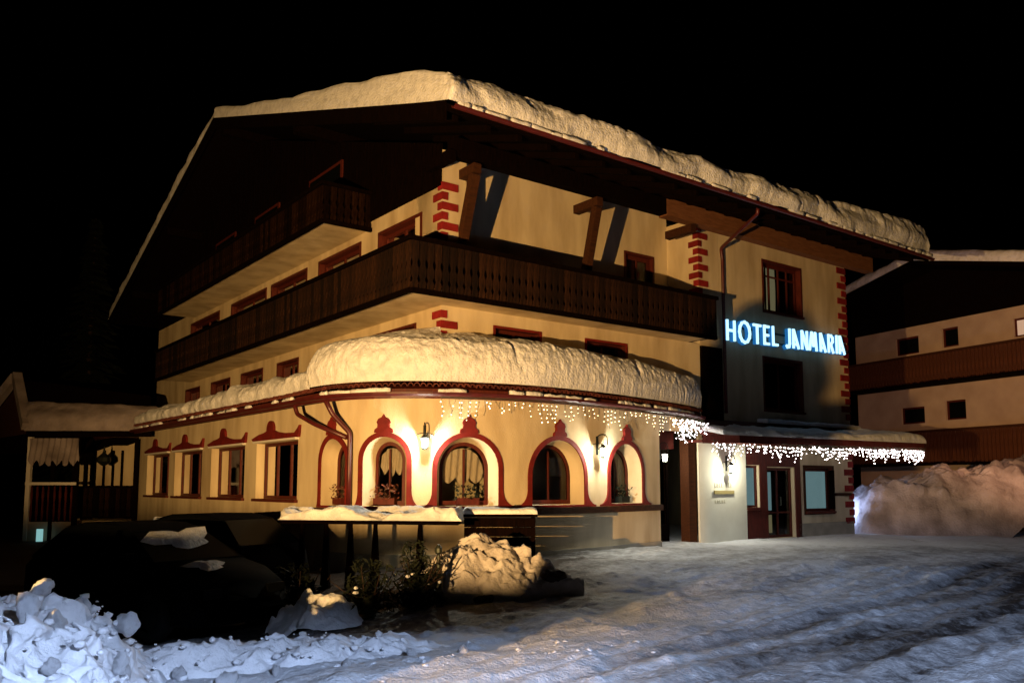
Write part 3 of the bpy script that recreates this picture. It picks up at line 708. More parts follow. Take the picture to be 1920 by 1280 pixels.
# ------------------------------------------------------------------ snow slabs
def snowslab(name,fn,nu,nv,T,Ru=.25,Rv=.25,e=(1,1,1,1),amp=.05,sc=2.0,seed=1,label=None,ext=(0,1,0,1),Lu=1,Lv=1,cracks=(),K=9,pit=0):
    """fn(a,b,h)->hotel coordinates; a,b in metres along / inward; e: rounded edges (a0,a1,b0,b1)"""
    def ax(L,Rr,n,e0,e1):
        k=K; p=[];s=[]
        if e0:
            for i in range(k): th=math.pi/2*i/k; p.append(Rr*(1-math.cos(th))*.9); s.append(math.sin(th)**.6)
        m=np.linspace(Rr if e0 else 0,L-(Rr if e1 else 0),n)
        p+=list(m); s+=[1]*n
        if e1:
            for i in range(k-1,-1,-1): th=math.pi/2*i/k; p.append(L-Rr*(1-math.cos(th))*.9); s.append(math.sin(th)**.6)
        return np.array(p),np.array(s)
    pa,sa=ax(Lu,Ru,nu,e[0],e[1]); pb,sb=ax(Lv,Rv,nv,e[2],e[3])
    Aa,Bb=np.meshgrid(pa,pb,indexing='ij'); Hh=sa[:,None]*sb[None,:]
    Tt=T(Aa,Bb) if callable(T) else T
    h=Hh*Tt
    for c,dp,wd in cracks: h=h*(1-dp*np.exp(-((Aa-c)/wd)**2))
    pts=fn(Aa,Bb,h)
    x,y,z=pts
    k=np.clip(Hh*4,0,1)
    bulge=amp*k
    dx=fbm(x*sc,y*sc,z*sc,4,seed)*bulge; dy=fbm(x*sc,y*sc,z*sc,4,seed+50)*bulge; dz=fbm(x*sc,y*sc,z*sc,4,seed+90)*bulge
    if pit:
        wv=(.6-worley(x*10,y*10,z*13,seed+7))*pit*k+pit*.6*k*fbm(x*11,y*11,z*11,3,seed+8); dx=dx-wv*.6; dy=dy-wv*.8; dz=dz+wv*.3
    V_=np.stack([x+dx,y+dy,z+dz*.8],-1).reshape(-1,3)
    return V_,gridfaces(len(pa),len(pb))
def st(name,vf,label,cat='snow',m='snow'): 
    o=mk(name,vf,M[m],smooth=True,kind='stuff',org=tuple(np.round(np.asarray(vf[0]).min(0),2))); sset(o,label,cat); return o
# main roof, near slope
Tm=lambda a,b: (.70+.10*fbm(a*.45,b*.5,0,3,4))*(1-.5*sstep(1,13,b))*(1+.32*sstep(9,17,a))
def f1(a,b,h): 
    u=UR0-.04+a; v=VE-.10+b-.13*fbm(a*.8+3,0*a,h*1.5,3,77)*np.exp(-b/.6); bul=.10*np.sin(np.clip(h/.7,0,1)*math.pi); 
    return u-0*a, v-bul*np.exp(-b/.3), ZE+.13+SL*b+h
st('roof_snow',snowslab('x',f1,420,40,Tm,.12,.26,(1,1,1,0),.022,3.2,3,Lu=UR1-UR0+.08,Lv=VR-VE+.1,cracks=((12.6,.25,.12),(4.9,.10,.1)),K=16,pit=.034),'thick snow slab hanging over the eave of the main hotel roof')
def f2(a,b,h):
    u=UR0-.04+a; v=VR+b; return u,v,ZE+.2+SL*(VR-VE)-.323*b+h
st('roof_snow',snowslab('x',f2,40,60,lambda a,b:.36+.26*sstep(0,4,b),.2,.25,(1,1,0,1),.04,2.4,5,Lu=UR1-UR0+.08,Lv=VF-VR+.05),'thin snow edge on the far slope of the main hotel roof')
# bay roof
LB=12.9; t0=gp.L-LB
def pin(p): return np.array([min(p[0],p[0]) ,p[1]])
def f3off(t_start,z0,sl):
    def f(a,b,h):
        t=t_start+a; x=np.interp(t,gp.s,gpp[:,0]); y=np.interp(t,gp.s,gpp[:,1])
        ix=np.where(x<.0,0.,x); iy=np.where(y<0,0.,y)
        dx=ix-x; dy=iy-y; D=np.sqrt(dx*dx+dy*dy)+1e-6
        bb=np.clip(b*np.clip(D/2.0,.2,2),0,D)
        bul=.08*np.sin(np.clip(h/.95,0,1)*math.pi)*np.exp(-b/.3)
        k=(bb-bul)/D
        return x+dx*k,y+dy*k,z0+sl*bb+h
    return f
Tb=lambda a,b: .92+.07*fbm(a*.6,b*.8,0,3,8)-.10*sstep(8.5,12.5,a)
st('bay_roof_snow',snowslab('x',f3off(t0,3.74,.22),420,30,Tb,.32,.36,(1,1,1,0),.024,2.2,11,Lu=LB,Lv=1.95,cracks=((5.2,.16,.05),(9.3,.20,.10)),K=24,pit=.038),'deep rounded snow slab on the curved bay roof, resting on red tiles')
La=t0+.15
Ta=lambda a,b:.33+.08*fbm(a*.9,b,0,3,8)+.10*sstep(12,20,a)
st('annexe_roof_snow',snowslab('x',f3off(0.0,3.70,.24),300,20,Ta,.2,.3,(1,0,1,0),.06,2.6,21,Lu=La,Lv=1.95,K=12,pit=.035),'low uneven snow strip on the annexe roof left of the curved bay')
# snow in the gutters
def snowbits(path,r,seed,amount=.5,z=0):
    mb=MB(); rs=random.Random(seed); L=path.L; t=.1
    while t<L-.2:
        ln=rs.uniform(.15,.7)
        if rs.random()<amount:
            k=5; pts=[]
            for i in range(k): 
                tt=min(L-.01,t+ln*i/(k-1)); p=path.at(tt); pts.append((p[0],p[1],z+rs.uniform(-.01,.02)))
            mb.tube(pts,r*rs.uniform(.6,1.15),6)
        t+=ln*rs.uniform(.8,1.3)
    return mb.vf
pe=Path(np.array([[UR0+.1,VE-.14],[UR1,VE-.14]]))
st('gutter_snow',snowbits(pe,.07,4,.85,ZE+.13),'broken line of snow lying in the main roof gutter')
pb_=Path(_off(gpp,.08)); st('gutter_snow',snowbits(pb_,.055,6,.6,3.53),'thin broken snow in the gutter of the bay and annexe')
# canopy snow
def f4(a,b,h):
    u=8.3+a*1.0; v=-1.25-.8*np.clip((u-8.9)/8.4,-.1,1)+.0+b; return u+0*b,v,2.97+.20*b+h
st('canopy_snow',snowslab('x',f4,200,14,lambda a,b:.16+.10*sstep(5,8.6,a)+.03*fbm(a,b,0,3,2),.16,.14,(1,1,1,0),.035,3,31,Lu=9.15,Lv=1.05),'strip of snow along the front of the entrance canopy')
def f5(a,b,h): return 11.3+a+0*b,-.42+b,3.46+.1*b+h
st('canopy_snow',snowslab('x',f5,80,8,.13,.1,.1,(1,1,1,0),.02,3,33,Lu=5.1,Lv=.4),'narrow ledge of snow against the wing wall under the lower window')
# chimneys on the roof behind
def chimney(u,v,lab,wid=1.0,h=1.2):
    z=rz(v)+.1; c=thing('chimney',lab,'chimney',(u,v,z))
    mk('stack',MB().box((u-wid/2,v-.4,z),(u+wid/2,v+.4,z+h)).vf,M['plinth'],c)
    mk('cap',MB().box((u-wid/2-.08,v-.48,z+h+.002),(u+wid/2+.08,v+.48,z+h+.1)).vf,M['rock'],c)
    mk('snow_cap',snowslab('x',lambda a,b,hh:(u-wid/2-.05+a,v-.45+b,z+h+.1+hh),12,10,.35,.2,.2,(1,1,1,1),.03,3,int(u*3)+40,Lu=wid+.1,Lv=.9),M['snow'],c,smooth=True)
chimney(7.0,7.6,'snow capped chimney on the main roof above the middle of the eave',1.1,1.15)
chimney(15.0,6.0,'wide snow capped chimney near the far end of the main roof',2.2,.75)
# ------------------------------------------------------------------ neon sign
sign=thing('neon_sign','glowing blue white HOTEL JANMARIA letters on the wing wall between two windows','sign',(9.8,-.1,6.1))
def stroke(pts,w,fn,d0,d1):
    mb=MB()
    for i in range(len(pts)-1):
        a=Vector((pts[i][0],pts[i][1]));b=Vector((pts[i+1][0],pts[i+1][1])); d=(b-a); L=d.length; d/=L; nn=Vector((-d.y,d.x))*w/2
        a2=a-d*(w/2 if i>0 else 0); b2=b+d*(w/2 if i<len(pts)-2 else 0)
        q=[a2-nn,b2-nn,b2+nn,a2+nn]; vs=[fn(p.x,p.y,d1+.0004*i) for p in q]+[fn(p.x,p.y,d0) for p in q]
        mb.add(vs,[(0,1,2,3),(0,4,5,1),(1,5,6,2),(2,6,7,3),(3,7,4,0)])
    return mb.vf
o_=[(.5+.48*math.cos(R(a)),.5+.5*math.sin(R(a))) for a in range(0,361,30)]
GL={'H':([[(.08,0),(.08,1)],[(.72,0),(.72,1)],[(.08,.5),(.72,.5)]],.95),
'O':([o_],1.08),
'T':([[(.0,.93),(.75,.93)],[(.38,0),(.38,.93)]],.80),
'E':([[(.08,0),(.08,1)],[(.08,.07),(.55,.07)],[(.08,.5),(.5,.5)],[(.08,.93),(.55,.93)]],.68),
'L':([[(.08,1),(.08,0)],[(.08,.07),(.55,.07)]],.66),
' ':([],.42),
'J':([[(.0,.12),(.12,.03),(.28,.06),(.36,.22),(.36,1)]],.52),
'A':([[(.08,0),(.08,1)],[(.12,.98),(.62,0)],[(.08,.22),(.5,.22)]],.72),
'N':([[(.08,0),(.08,1)],[(.10,.98),(.62,.02)],[(.62,0),(.62,1)]],.72),
'M':([[(-.02,0),(.24,1)],[(.24,1),(.40,.22)],[(.40,.22),(.62,1)],[(.62,1),(.74,0)]],.92),
'R':([[(.08,0),(.08,1)],[(.08,.93),(.38,.93),(.54,.82),(.54,.62),(.38,.5),(.08,.5)],[(.30,.5),(.60,0)]],.72),
'I':([[(.1,0),(.1,1)]],.26)}
txt='HOTEL JANMARIA'; GL={k:(v[0],v[1]+.07) for k,v in GL.items()}; tw=sum(GL[c][1] for c in txt); sh=.62; u0,u1=9.80,16.12; kx=(u1-u0)/tw
x=u0
for ch in txt:
    st_,wdt=GL[ch]
    if st_:
        zb=5.85+.15*(x-u0)/(u1-u0)-.0
        mb=MB(); mk2=MB()
        for pts in st_:
            pp=[(x+px*kx*.88,zb+pz*sh) for px,pz in pts]
            a=stroke(pp,.072,lambda u,z,d:(u,-d,z),.14,.19); mb.add(*a)
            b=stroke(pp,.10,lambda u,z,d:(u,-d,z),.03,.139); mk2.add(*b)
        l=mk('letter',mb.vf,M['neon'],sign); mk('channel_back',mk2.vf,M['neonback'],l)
    x+=wdt*kx
mk('mounting_rail',MB().box((9.9,-.028,6.0),(16.0,-.005,6.05)).box((9.9,-.028,6.3),(16.0,-.005,6.35)).vf,M['iron'],sign)
# lettering plate beside the entrance (small raised dark letters, too faint to read)
plate=thing('wall_plaque','pale plaque with faint raised lettering and a brass bar beneath the entrance lamp','plaque',(9.6,-.07,1.4))
mk('bar',MB().box((9.18,-.10,1.36),(10.05,-.062,1.46)).vf,mat('brass_bar',(.30,.24,.10),.5),plate)
lm=mat('faded_letters',(.42,.38,.26),.8)
for k,(zz,n_,hh) in enumerate(((1.55,8,.13),(1.10,5,.09))):
    mb=MB()
    for i in range(n_):
        if k==0 and i==4: continue
        u=9.22+i*.10; mb.box((u,-.068,zz),(u+.02,-.062,zz+hh)).box((u,-.0685,zz),(u+.06,-.0625,zz+.02))
        if i%2: mb.box((u,-.069,zz+hh*.5),(u+.055,-.0615,zz+hh*.5+.02))
    mk('lettering',mb.vf,lm,plate)
# ------------------------------------------------------------------ wall lanterns
def lantern(p,nrm,lab,energy,col=(1,.97,.78),grp='lit wall lanterns',glow=1):
    """p: wall point (hotel coordinates), nrm: outward 2-vector"""
    t=thing('wall_lantern',lab,'wall lamp',p,grp); nx,ny=nrm; tx,ty=-ny,nx
    f=lambda s,d,z:(p[0]+tx*s+nx*d,p[1]+ty*s+ny*d,p[2]+z)
    mb=MB().beam(f(0,.012,-.10),f(0,.012,.34),.06,.02)
    mb.tube([f(0,.01,.26)]+[f(0,.16-.16*math.cos(R(a)),.26+.12*math.sin(R(a))) for a in range(20,181,20)]+[f(0,.32,.12)],.012,6)
    mb.tube([f(.02,.02,.02),f(.02,.12,.1),f(.01,.2,.2)],.009,6)
    mb.tube([f(-.2,.03,.13),f(-.08,.05,.17),f(.08,.05,.17),f(.2,.03,.13)],.008,6)
    mk('bracket',mb.vf,M['iron'],t)
    lc=f(0,.20,-.02)
    mk('lantern_cap',MB().lathe(lc,[(.012,.17),(.03,.14),(.10,.085),(.115,.08)],8).vf,M['iron'],t)
    cg=MB()
    for a in range(4):
        an=R(45+90*a); cg.beam((lc[0]+.05*math.cos(an),lc[1]+.05*math.sin(an),lc[2]-.12),(lc[0]+.085*math.cos(an),lc[1]+.085*math.sin(an),lc[2]+.08),.012,.012)
    cg.lathe((lc[0],lc[1],lc[2]-.15),[(.01,-.02),(.055,.0),(.055,.03)],8)
    mk('cage',cg.vf,M['iron'],t)
    mk('lantern_glass',MB().lathe((lc[0],lc[1],lc[2]-.115),[(.045,0),(.07,.19)],8).vf,M['lampglass'],t)
    li=light('bulb_light','POINT',(0,0,0),energy,col,t,.045); q=Vector(f(0,.30,-.05))-Vector(p); li.location=q
    return t
n1=bw.nor(4.36); n2=bw.nor(8.92)
lantern(BW(4.36,2.52,0.0),n1,'lit iron lantern between the second and third arched bay windows from the left',180)
lantern(BW(8.92,2.42,0.0),n2,'lit iron lantern between the two right arched bay windows',165)
lantern((9.75,-.06,2.12),(0,-1),'lit iron lantern on the pale panel above the plaque',110)
lantern((7.35,.3,2.4),(0,-1),'small lit lantern in the entrance porch, behind the string of lights',60)
# ------------------------------------------------------------------ fairy lights
def octa(c,r): 
    x,y,z=c; return [(x+r,y,z),(x-r,y,z),(x,y+r,z),(x,y-r,z),(x,y,z+r),(x,y,z-r)],[(0,2,4),(2,1,4),(1,3,4),(3,0,4),(2,0,5),(1,2,5),(3,1,5),(0,3,5)]
def curtain_lights(name,lab,f,L,n,drop,r,bm,seed,dens=1.0,jit=.05,org=(0,0,3),wig=1.0):
    rs=random.Random(seed); t=thing(name,lab,'fairy lights',org,'icicle fairy light strings')
    cb=MB(); bb=MB()
    top=[f(L*i/60,0.0,rs.uniform(-jit,jit)*.3) for i in range(61)]
    cb.tube(top,.009,4)
    k=int(n)
    for i in range(k):
        s=L*(i+rs.random())/k; dl=drop*(.35+.65*rs.random())*(.75+.25*math.sin(s*3.1)); m=max(2,int(dl/.085*dens))
        pts=[]
        ss=s
        for j in range(m+1):
            ss+=rs.uniform(-.04,.04)*wig; pts.append(f(min(max(ss,0),L),dl*j/m,rs.uniform(-jit,jit)))
        cb.tube(pts,.0055,3,False)
        for p in pts[1:]:
            if rs.random()<.85:
                bb.add(*octa(p,r*rs.uniform(.7,1.25)))
    mk('cable',cb.vf,M['greenwood'],t); mk('bulbs',bb.vf,M[bm],t,kind='stuff')
    return t
zg=3.40
def fa(s,dn,j): 
    q=gp.at(gp.L-9.4+s)+gp.nor(gp.L-9.4+s)*(.08+j*.5); return (q[0],q[1],zg-dn)
curtain_lights('fairy_lights','warm sparse fairy light curtain hanging below the curved bay gutter',fa,7.6,52,.55,.015,'bulb',3,org=(1,-1.9,3.4))
def fb(s,dn,j):
    q=gp.at(gp.L-1.9+s)+gp.nor(gp.L-1.9+s)*(.08+j*2); return (q[0],q[1],zg-.02-dn)
curtain_lights('fairy_lights','dense bunch of white fairy lights at the corner above the entrance porch',fb,1.85,52,.75,.018,'bulb2',5,1.1,.10,org=(7.5,-.8,3.4))
def lerp3(a,b,k): return tuple(a[i]+(b[i]-a[i])*k for i in range(3))
def fc(s,dn,j):
    k=s/9.2; a=(8.3,-.75,2.84); b=(11.0,-1.50,2.76); c=(17.3,-2.08,2.80)
    p=lerp3(a,b,k/.3) if k<.3 else lerp3(b,c,(k-.3)/.7); return (p[0],p[1]+j,p[2]-dn)
curtain_lights('fairy_lights','long white fairy light curtain hanging from the canopy edge along the wing',fc,9.2,165,.52,.020,'bulb2',9,1.0,.05,org=(12,-1.6,2.8))
def fd(s,dn,j):
    return (17.33+j,-2.05+s,2.80-dn)
curtain_lights('fairy_lights','short dense fairy light curtain round the outer end of the canopy',fd,1.9,38,.5,.020,'bulb2',12,1.0,.05,org=(17.3,-1,2.8))
# ------------------------------------------------------------------ left end: deck and pavilion
deck=thing('roofed_deck','dim roofed deck with dark carved railing at the left end of the annexe','deck',(-14.8,31.4,-1),frame='W')
mk('back_wall',MB().box((-17.6,34.6,-.9),(-13.0,34.7,3.5)).vf,M['plaster'],deck)
mk('floor_slab',MB().box((-16.0,31.35,-.18),(-13.55,34.58,.34)).vf,M['plaster'],deck)
mk('skirt_wall',MB().box((-15.75,31.5,-1.5),(-13.6,31.6,-.185)).vf,M['woodmid2'],deck)
for x_ in (-16.0,-13.75): mk('post',MB().box((x_-.07,31.3,-.17 if x_<-15 else .345),(x_+.07,31.44,3.3)).vf,M['wood'],deck)
mk('post_brace',MB().beam((-15.98,31.37,2.6),(-15.4,31.37,3.3),.1,.1).vf,M['wood'],deck)
rl=mk('railing',MB().beam((-15.9,31.4,1.55),(-13.7,31.4,1.55),.1,.08).beam((-15.9,31.4,.45),(-13.7,31.4,.45),.08,.07).vf,M['wood'],deck)
mk('backing_board',MB().box((-15.9,31.46,.42),(-13.7,31.48,1.5)).vf,M['wood'],rl)
bb0=None
for i in range(11):
    if bb0 is None:
        bb0=mk('baluster',board_mesh('x',1.08),M['board_shaded'],rl)
        for v_ in bb0.data.vertices: v_.co+=ORG[deck.name]
        bb0.location=Vector((-15.78,31.4,.45))-ORG[deck.name]
    else: inst('baluster',bb0,Vector((-15.78+i*.2,31.4,.45))-ORG[deck.name],rl)
mk('hanging_bell',MB().lathe((-15.35,32.2,2.45),[(.02,.62),(.04,.42),(.07,.36),(.24,.2),(.26,.05),(.1,-.08),(.02,-.12)],10).vf,M['iron'],deck)
# pavilion (world coordinates)
pv=thing('garden_pavilion','small snow roofed timber pavilion with frosted valance at the far left','pavilion',(-17.5,31,-.6),frame='W')
px0,px1,py0,py1=-17.0,-15.2,30.0,34.5
g0=-1.2
mk('wall',MB().box((px0,py1-.1,g0),(px1+.1,py1,3.2)).vf,M['plaster'],pv)
for x_ in (px0,px0+.85,px0+1.66): mk('post',MB().box((x_,py0,g0),(x_+.14,py0+.14,3.3)).vf,M['white'] if x_==px0 else M['wood'],pv)
mk('parapet',MB().box((px0+.02,py0+.02,g0),(px1,py0+.12,.35)).vf,M['nplaster'],pv)
mk('hand_rail',MB().box((px0,py0-.03,1.62),(px0+1.78,py0+.15,1.72)).vf,M['white'],pv)
pb=None
for i in range(8):
    xx=px0+.2+i*.2
    if pb is None: pb=mk('baluster',MB().lathe((0,0,0),[(.03,0),(.05,.3),(.03,.6),(.05,.9),(.03,1.2)],6).vf,M['redbrown'],pv); 
    else: pass
    if i==0:
        for v_ in pb.data.vertices: v_.co+=ORG[pv.name]
        pb.location=Vector((xx,py0+.06,.38))-ORG[pv.name]
    else: inst('baluster',pb,Vector((xx,py0+.06,.38))-ORG[pv.name],pv)
vsx=[];nn=60
for i in range(nn+1):
    x_=px0+.1+1.75*i/nn
    for j in range(5): vsx.append((x_,py0-.08+.05*math.sin(i*.9+j),3.25-(.75+.22*abs(math.sin(i*.32)))*j/4))
mk('valance',(vsx,[(i*5+j,(i+1)*5+j,(i+1)*5+j+1,i*5+j+1) for i in range(nn) for j in range(4)]),M['dim_snow'],pv,smooth=True)
for i in range(4): mk('window_bar',MB().box((px0+.3+i*.36,py1-.3,1.3),(px0+.36+i*.36,py1-.2,3.0)).vf,M['wood'],pv)
# roof: ridge along +x, apex at the left gable
ax_,ay_,az_=-19.6,32.6,5.75; ex_=-12.0
rv=[(-16.7,29.4,3.45),(-12.4,29.4,3.45),(-13.6,32,4.95),(-18.2,31.2,5.5),(-20.6,33,3.0),(-13.6,35.6,3.2)]
mk('roof',([(x,y,z) for x,y,z in rv]+[(x,y,z-.18) for x,y,z in rv],[(0,1,2,3),(3,2,5,4),(6,9,8,7),(0,6,7,1),(1,7,8,2),(0,3,9,6),(3,4,10,9),(9,10,11,8)]),M['wood'],pv)
def f6(a,b,h):
    k=a/1.0; xs=-16.75+a; t=np.clip(b/2.2,0,1)
    x=xs-(1.4*t)*(1-np.clip(a/4.5,0,1)); y=29.3+b; z=3.47+t*(2.05-.5*np.clip(a/4.5,0,1))+h; return x,y,z
mk('snow_cover',snowslab('x',f6,60,10,.42,.25,.3,(1,1,1,1),.05,2,61,Lu=4.4,Lv=.9),M['dim_snow'],pv,smooth=True)
mk('rake_snow',MB().beam((-18.2,31.15,5.62),(-16.7,29.35,3.62),.30,.30).vf,M['dim_snow'],pv); mk('rake_snow',MB().beam((-18.25,31.2,5.6),(-20.6,31.9,3.0),.28,.28).vf,M['dim_snow'],pv)
mk('gable_board',([(-18.2,31.3,5.3),(-16.75,29.6,3.4),(-20.2,32.0,3.2)],[(0,1,2)]),M['woodmid'],pv)
bl=mk('reflection_strip',MB().box((-16.33,30.0-.35,-.8),(-16.12,30.0-.3,.12)).vf,M['lit_teal'],None,org=(-16.2,29.7,-.75),frame='W')  # small light reflection, put in as a glowing strip
sset(bl,'upright pale turquoise light reflection low beside the pavilion','light')
# ------------------------------------------------------------------ neighbouring house (right)
nb=thing('neighbour_house','brown and white neighbouring chalet with snowy gable roof at the right edge','house',(21.4,42,0),frame='W')
ND=Vector((-.432,.902,0)); NN=Vector((-.902,-.432,0)); N0=Vector((21.4,42,0))
def NF(t,z,d): q=N0+ND*t+NN*d; return (q.x,q.y,z)
nwin=[(1.35,2.75,8.35,9.25),(-.9,.0,8.4,9.35),(-4.6,-3.7,8.35,9.2),(1.2,2.6,4.75,5.6),(-1.1,0,4.8,5.75),(-5.6,-4.3,4.2,5.7)]
mk('wall',sheet([(-9,-1),(5.4,-1),(5.4,9.9),(-9,9.9)],[rect(a,b,c,d_) for a,b,c,d_ in nwin],NF,2),M['nplaster'],nb)
mk('gable_cladding',relief([(-9,9.75),(5.4,9.75),(5.4,11.25),(0,12.36),(-9,10.1)],[],NF,.01,.25,2),M['wood'],nb)
for i,(a,b,c,d_) in enumerate(nwin):
    W=mk('window',relief(rect(a,b,c,d_),[rect(a+.08,b-.08,c+.08,d_-.08)],NF,-.2,-.12,2),M['redbrown'],nb)
    mk('pane',sheet(rect(a+.08,b-.08,c+.08,d_-.08),[],NF,2,-.17),M['lit_warm'] if i==2 else M['carglass'],W)
    mk('reveal',loft2(rect(a,b,c,d_),0,rect(a,b,c,d_),-.2,NF),M['nplaster'],W)
for nm,z0,z1 in (('balcony',6.55,8.05),('balcony',2.6,4.3)):
    bq=mk(nm,relief(rect(-9,5.3,z0,z0+.16),[],NF,0,1.2,2),M['wood'],nb)
    mk('hand_rail',relief(rect(-9,5.35,z1-.12,z1),[],NF,1.14,1.26,2),M['woodmid'],bq)
    k0=None
    for i in range(71):
        t_=-8.95+i*.2
        vf=relief(rect(-8.95,-8.78,z0+.1,z1-.1),[],NF,1.17,1.2,2)
        if k0 is None: k0=mk('balcony_board',vf,M['woodmid2'],bq); 
        else: inst('balcony_board',k0,ND*(i*.2),bq)
def nroof(t0,t1,za,zb_): 
    q=[NF(t0,za,-9),NF(t0,za,1.9),NF(t1,zb_,1.9),NF(t1,zb_,-9)]
    return q+[(x,y,z+.2) for x,y,z in q],[(3,2,1,0),(4,5,6,7),(0,1,5,4),(1,2,6,5),(2,3,7,6),(3,0,4,7)]
mk('roof',nroof(0,6.9,12.42,11.0),M['wood'],nb); mk('roof',nroof(0,-9.5,12.42,10.05),M['wood'],nb)
def f7(a,b,h):
    t=-9.5+a; z=np.where(t<0,12.42+t*.25,12.42-t*.205)+.2+h; d=1.95-b
    q0=N0.x+ND.x*t+NN.x*d; q1=N0.y+ND.y*t+NN.y*d; return q0,q1,z
o=mk('roof_snow',snowslab('x',f7,160,16,.55,.3,.3,(1,1,1,0),.06,1.5,71,Lu=16.4,Lv=8),M['snow'],frame='W',smooth=True,kind='stuff',org=(21,42,12)); sset(o,'snow lying on the neighbouring chalet roof at the right','snow')
# ------------------------------------------------------------------ snow banks
def heap(name,lab,cx,cy,rx,ry,h,n=90,seed=1,rot=0,lump=.12,ls=2.2,m='snow_rough',prof=1.6,ridge=None):
    a=np.linspace(-1,1,n); AA,BB=np.meshgrid(a,a,indexing='ij'); rr=np.sqrt(AA**2+BB**2)
    edge=1+.18*noise3(np.arctan2(BB,AA)*1.6,rr*0,0,seed)
    e=np.clip(1-(rr/edge)**prof,0,1)
    X_=cx+(AA*rx*math.cos(rot)-BB*ry*math.sin(rot)); Y_=cy+(AA*rx*math.sin(rot)+BB*ry*math.cos(rot))
    hh=h*e*(1+.25*fbm(X_*.9,Y_*.9,0,3,seed))
    wl=worley(X_*ls,Y_*ls,hh*ls,seed); wl2=worley(X_*ls*2.3,Y_*ls*2.3,hh*ls*2.3,seed+9)
    k=np.clip(e*3,0,1)
    hh=hh+k*lump*((.75-wl)+.6*(.7-wl2)+.35*fbm(X_*7,Y_*7,0,3,seed+4))
    Zb=gheight(X_,Y_)
    Z_=np.where(e>0,Zb+hh-.02,Zb-.15)
    jx=k*lump*.5*fbm(X_*ls,Y_*ls,hh*3,3,seed+20); jy=k*lump*.5*fbm(X_*ls,Y_*ls,hh*3,3,seed+30)
    V_=np.stack([X_+jx,Y_+jy,Z_],-1).reshape(-1,3)
    o=mk(name,(V_,gridfaces(n,n)),M[m],frame='W',smooth=True,kind='stuff',org=(cx,cy,round(float(gz(cx,cy)),2))); sset(o,lab,'snow'); return o
heap('snow_bank','high lumpy ploughed snow bank at the left edge of the road',-4.95,6.6,2.3,2.2,.98,230,5,R(15),.30,2.7)
heap('snow_bank','low front shoulder of the lumpy snow bank at bottom left',-2.9,5.9,1.7,1.0,.34,150,8,R(-25),.17,2.6)
heap('snow_bank','low ridge of ploughed snow clods trailing right from the left bank',-2.55,8.5,2.3,.42,.20,120,12,R(22),.11,4)
heap('snow_bank','snow heap lit warm in front of the curved bay',-.35,13.6,1.45,1.1,.78,130,15,0,.16,2.4,m='heap_snow')
heap('snow_bank','small dim snow mound among the dark shrubs',-2.6,11.6,.7,.55,.34,80,18,0,.14,2.8)
heap('snow_bank','long tall ploughed snow wall beside the wing at the right',19.8,31.0,8.7,2.3,2.05,190,22,R(5),.20,1.0,prof=9,m='dim_snow')
heap('snow_bank','upper snow lumps behind the tall snow wall at far right',23.5,35.2,9.5,2.2,2.35,130,27,R(8),.26,.9,prof=3,m='dim_snow')
# loose clods
rs=random.Random(5)
def clod_mesh(seed,r=1):
    bm=bmesh.new(); bmesh.ops.create_icosphere(bm,subdivisions=3,radius=r)
    co=np.array([v.co[:] for v in bm.verts]); n_=fbm(co[:,0]*1.3+seed*7,co[:,1]*1.3,co[:,2]*1.3,4,seed); wl=worley(co[:,0]*1.5+seed,co[:,1]*1.5,co[:,2]*1.5,seed)
    co*= (1+.34*n_+.6*(.55-wl))[:,None]
    vs=[tuple(c) for c in co]; fs=[tuple(v.index for v in f.verts) for f in bm.faces]; bm.free(); return vs,fs
clods=[clod_mesh(i) for i in range(5)]
bk=[o for o in C.objects if o.name.startswith('snow_bank')][:3]
surf=np.concatenate([np.array([v.co[:] for v in o.data.vertices])+np.array(o.location) for o in bk])
def surfz(x_,y_):
    d_=(surf[:,0]-x_)**2+(surf[:,1]-y_)**2; i_=np.where(d_<.01)[0]
    return max(gz(x_,y_),float(surf[i_,2].max()) if len(i_) else -9)
spots=[(-3.5,6.3,.17),(-3.15,6.0,.13),(-2.75,6.1,.11),(-2.5,5.75,.10),(-3.3,5.6,.14),(-3.0,5.5,.09),(-3.62,6.9,.2),(-3.05,6.9,.16),(-2.75,7.3,.13),(-2.5,7.7,.17),(-2.1,7.5,.1),(-2.35,6.7,.08),(-3.9,7.2,.18),(-3.35,7.6,.19),(-3.0,7.9,.15),(-2.7,5.6,.17),(-3.2,5.3,.2),(-1.9,5.9,.15),(-2.2,6.4,.12),(-4.0,6.2,.16),(-3.75,6.0,.22),(-1.55,8.2,.11),(-1.0,8.7,.12),(-2.15,8.0,.12),(-.5,8.9,.10),(-2.9,6.5,.15)]
cl0=[None]*5
for i,(x_,y_,r_) in enumerate(spots):
    k=i%5
    if cl0[k] is None:
        o=mk('snow_clod',clods[k],M['snow_rough'],frame='W',smooth=True); cl0[k]=o
    else: o=cl0[k].copy(); C.objects.link(o)
    base=gz(x_,y_)
    o.location=(x_,y_,surfz(x_,y_)+r_*.12); r_*=.52; o.scale=(r_*rs.uniform(.8,1.3),r_*rs.uniform(.6,1),r_*rs.uniform(.5,.95)); o.rotation_euler=(rs.uniform(0,6),rs.uniform(0,6),rs.uniform(0,6))
    sset(o,'loose lump of ploughed snow on the bank by the road','snow clod','loose snow clods along the left bank')
def crumbmesh(sd):
    bm=bmesh.new(); bmesh.ops.create_icosphere(bm,subdivisions=1,radius=1); q_=random.Random(sd)
    vs=[tuple(c*q_.uniform(.65,1.25) for c in v.co) for v in bm.verts]; fs=[tuple(v.index for v in f.verts) for f in bm.faces]; bm.free(); return vs,fs
crumb=[crumbmesh(i) for i in range(6)]
mb=MB()
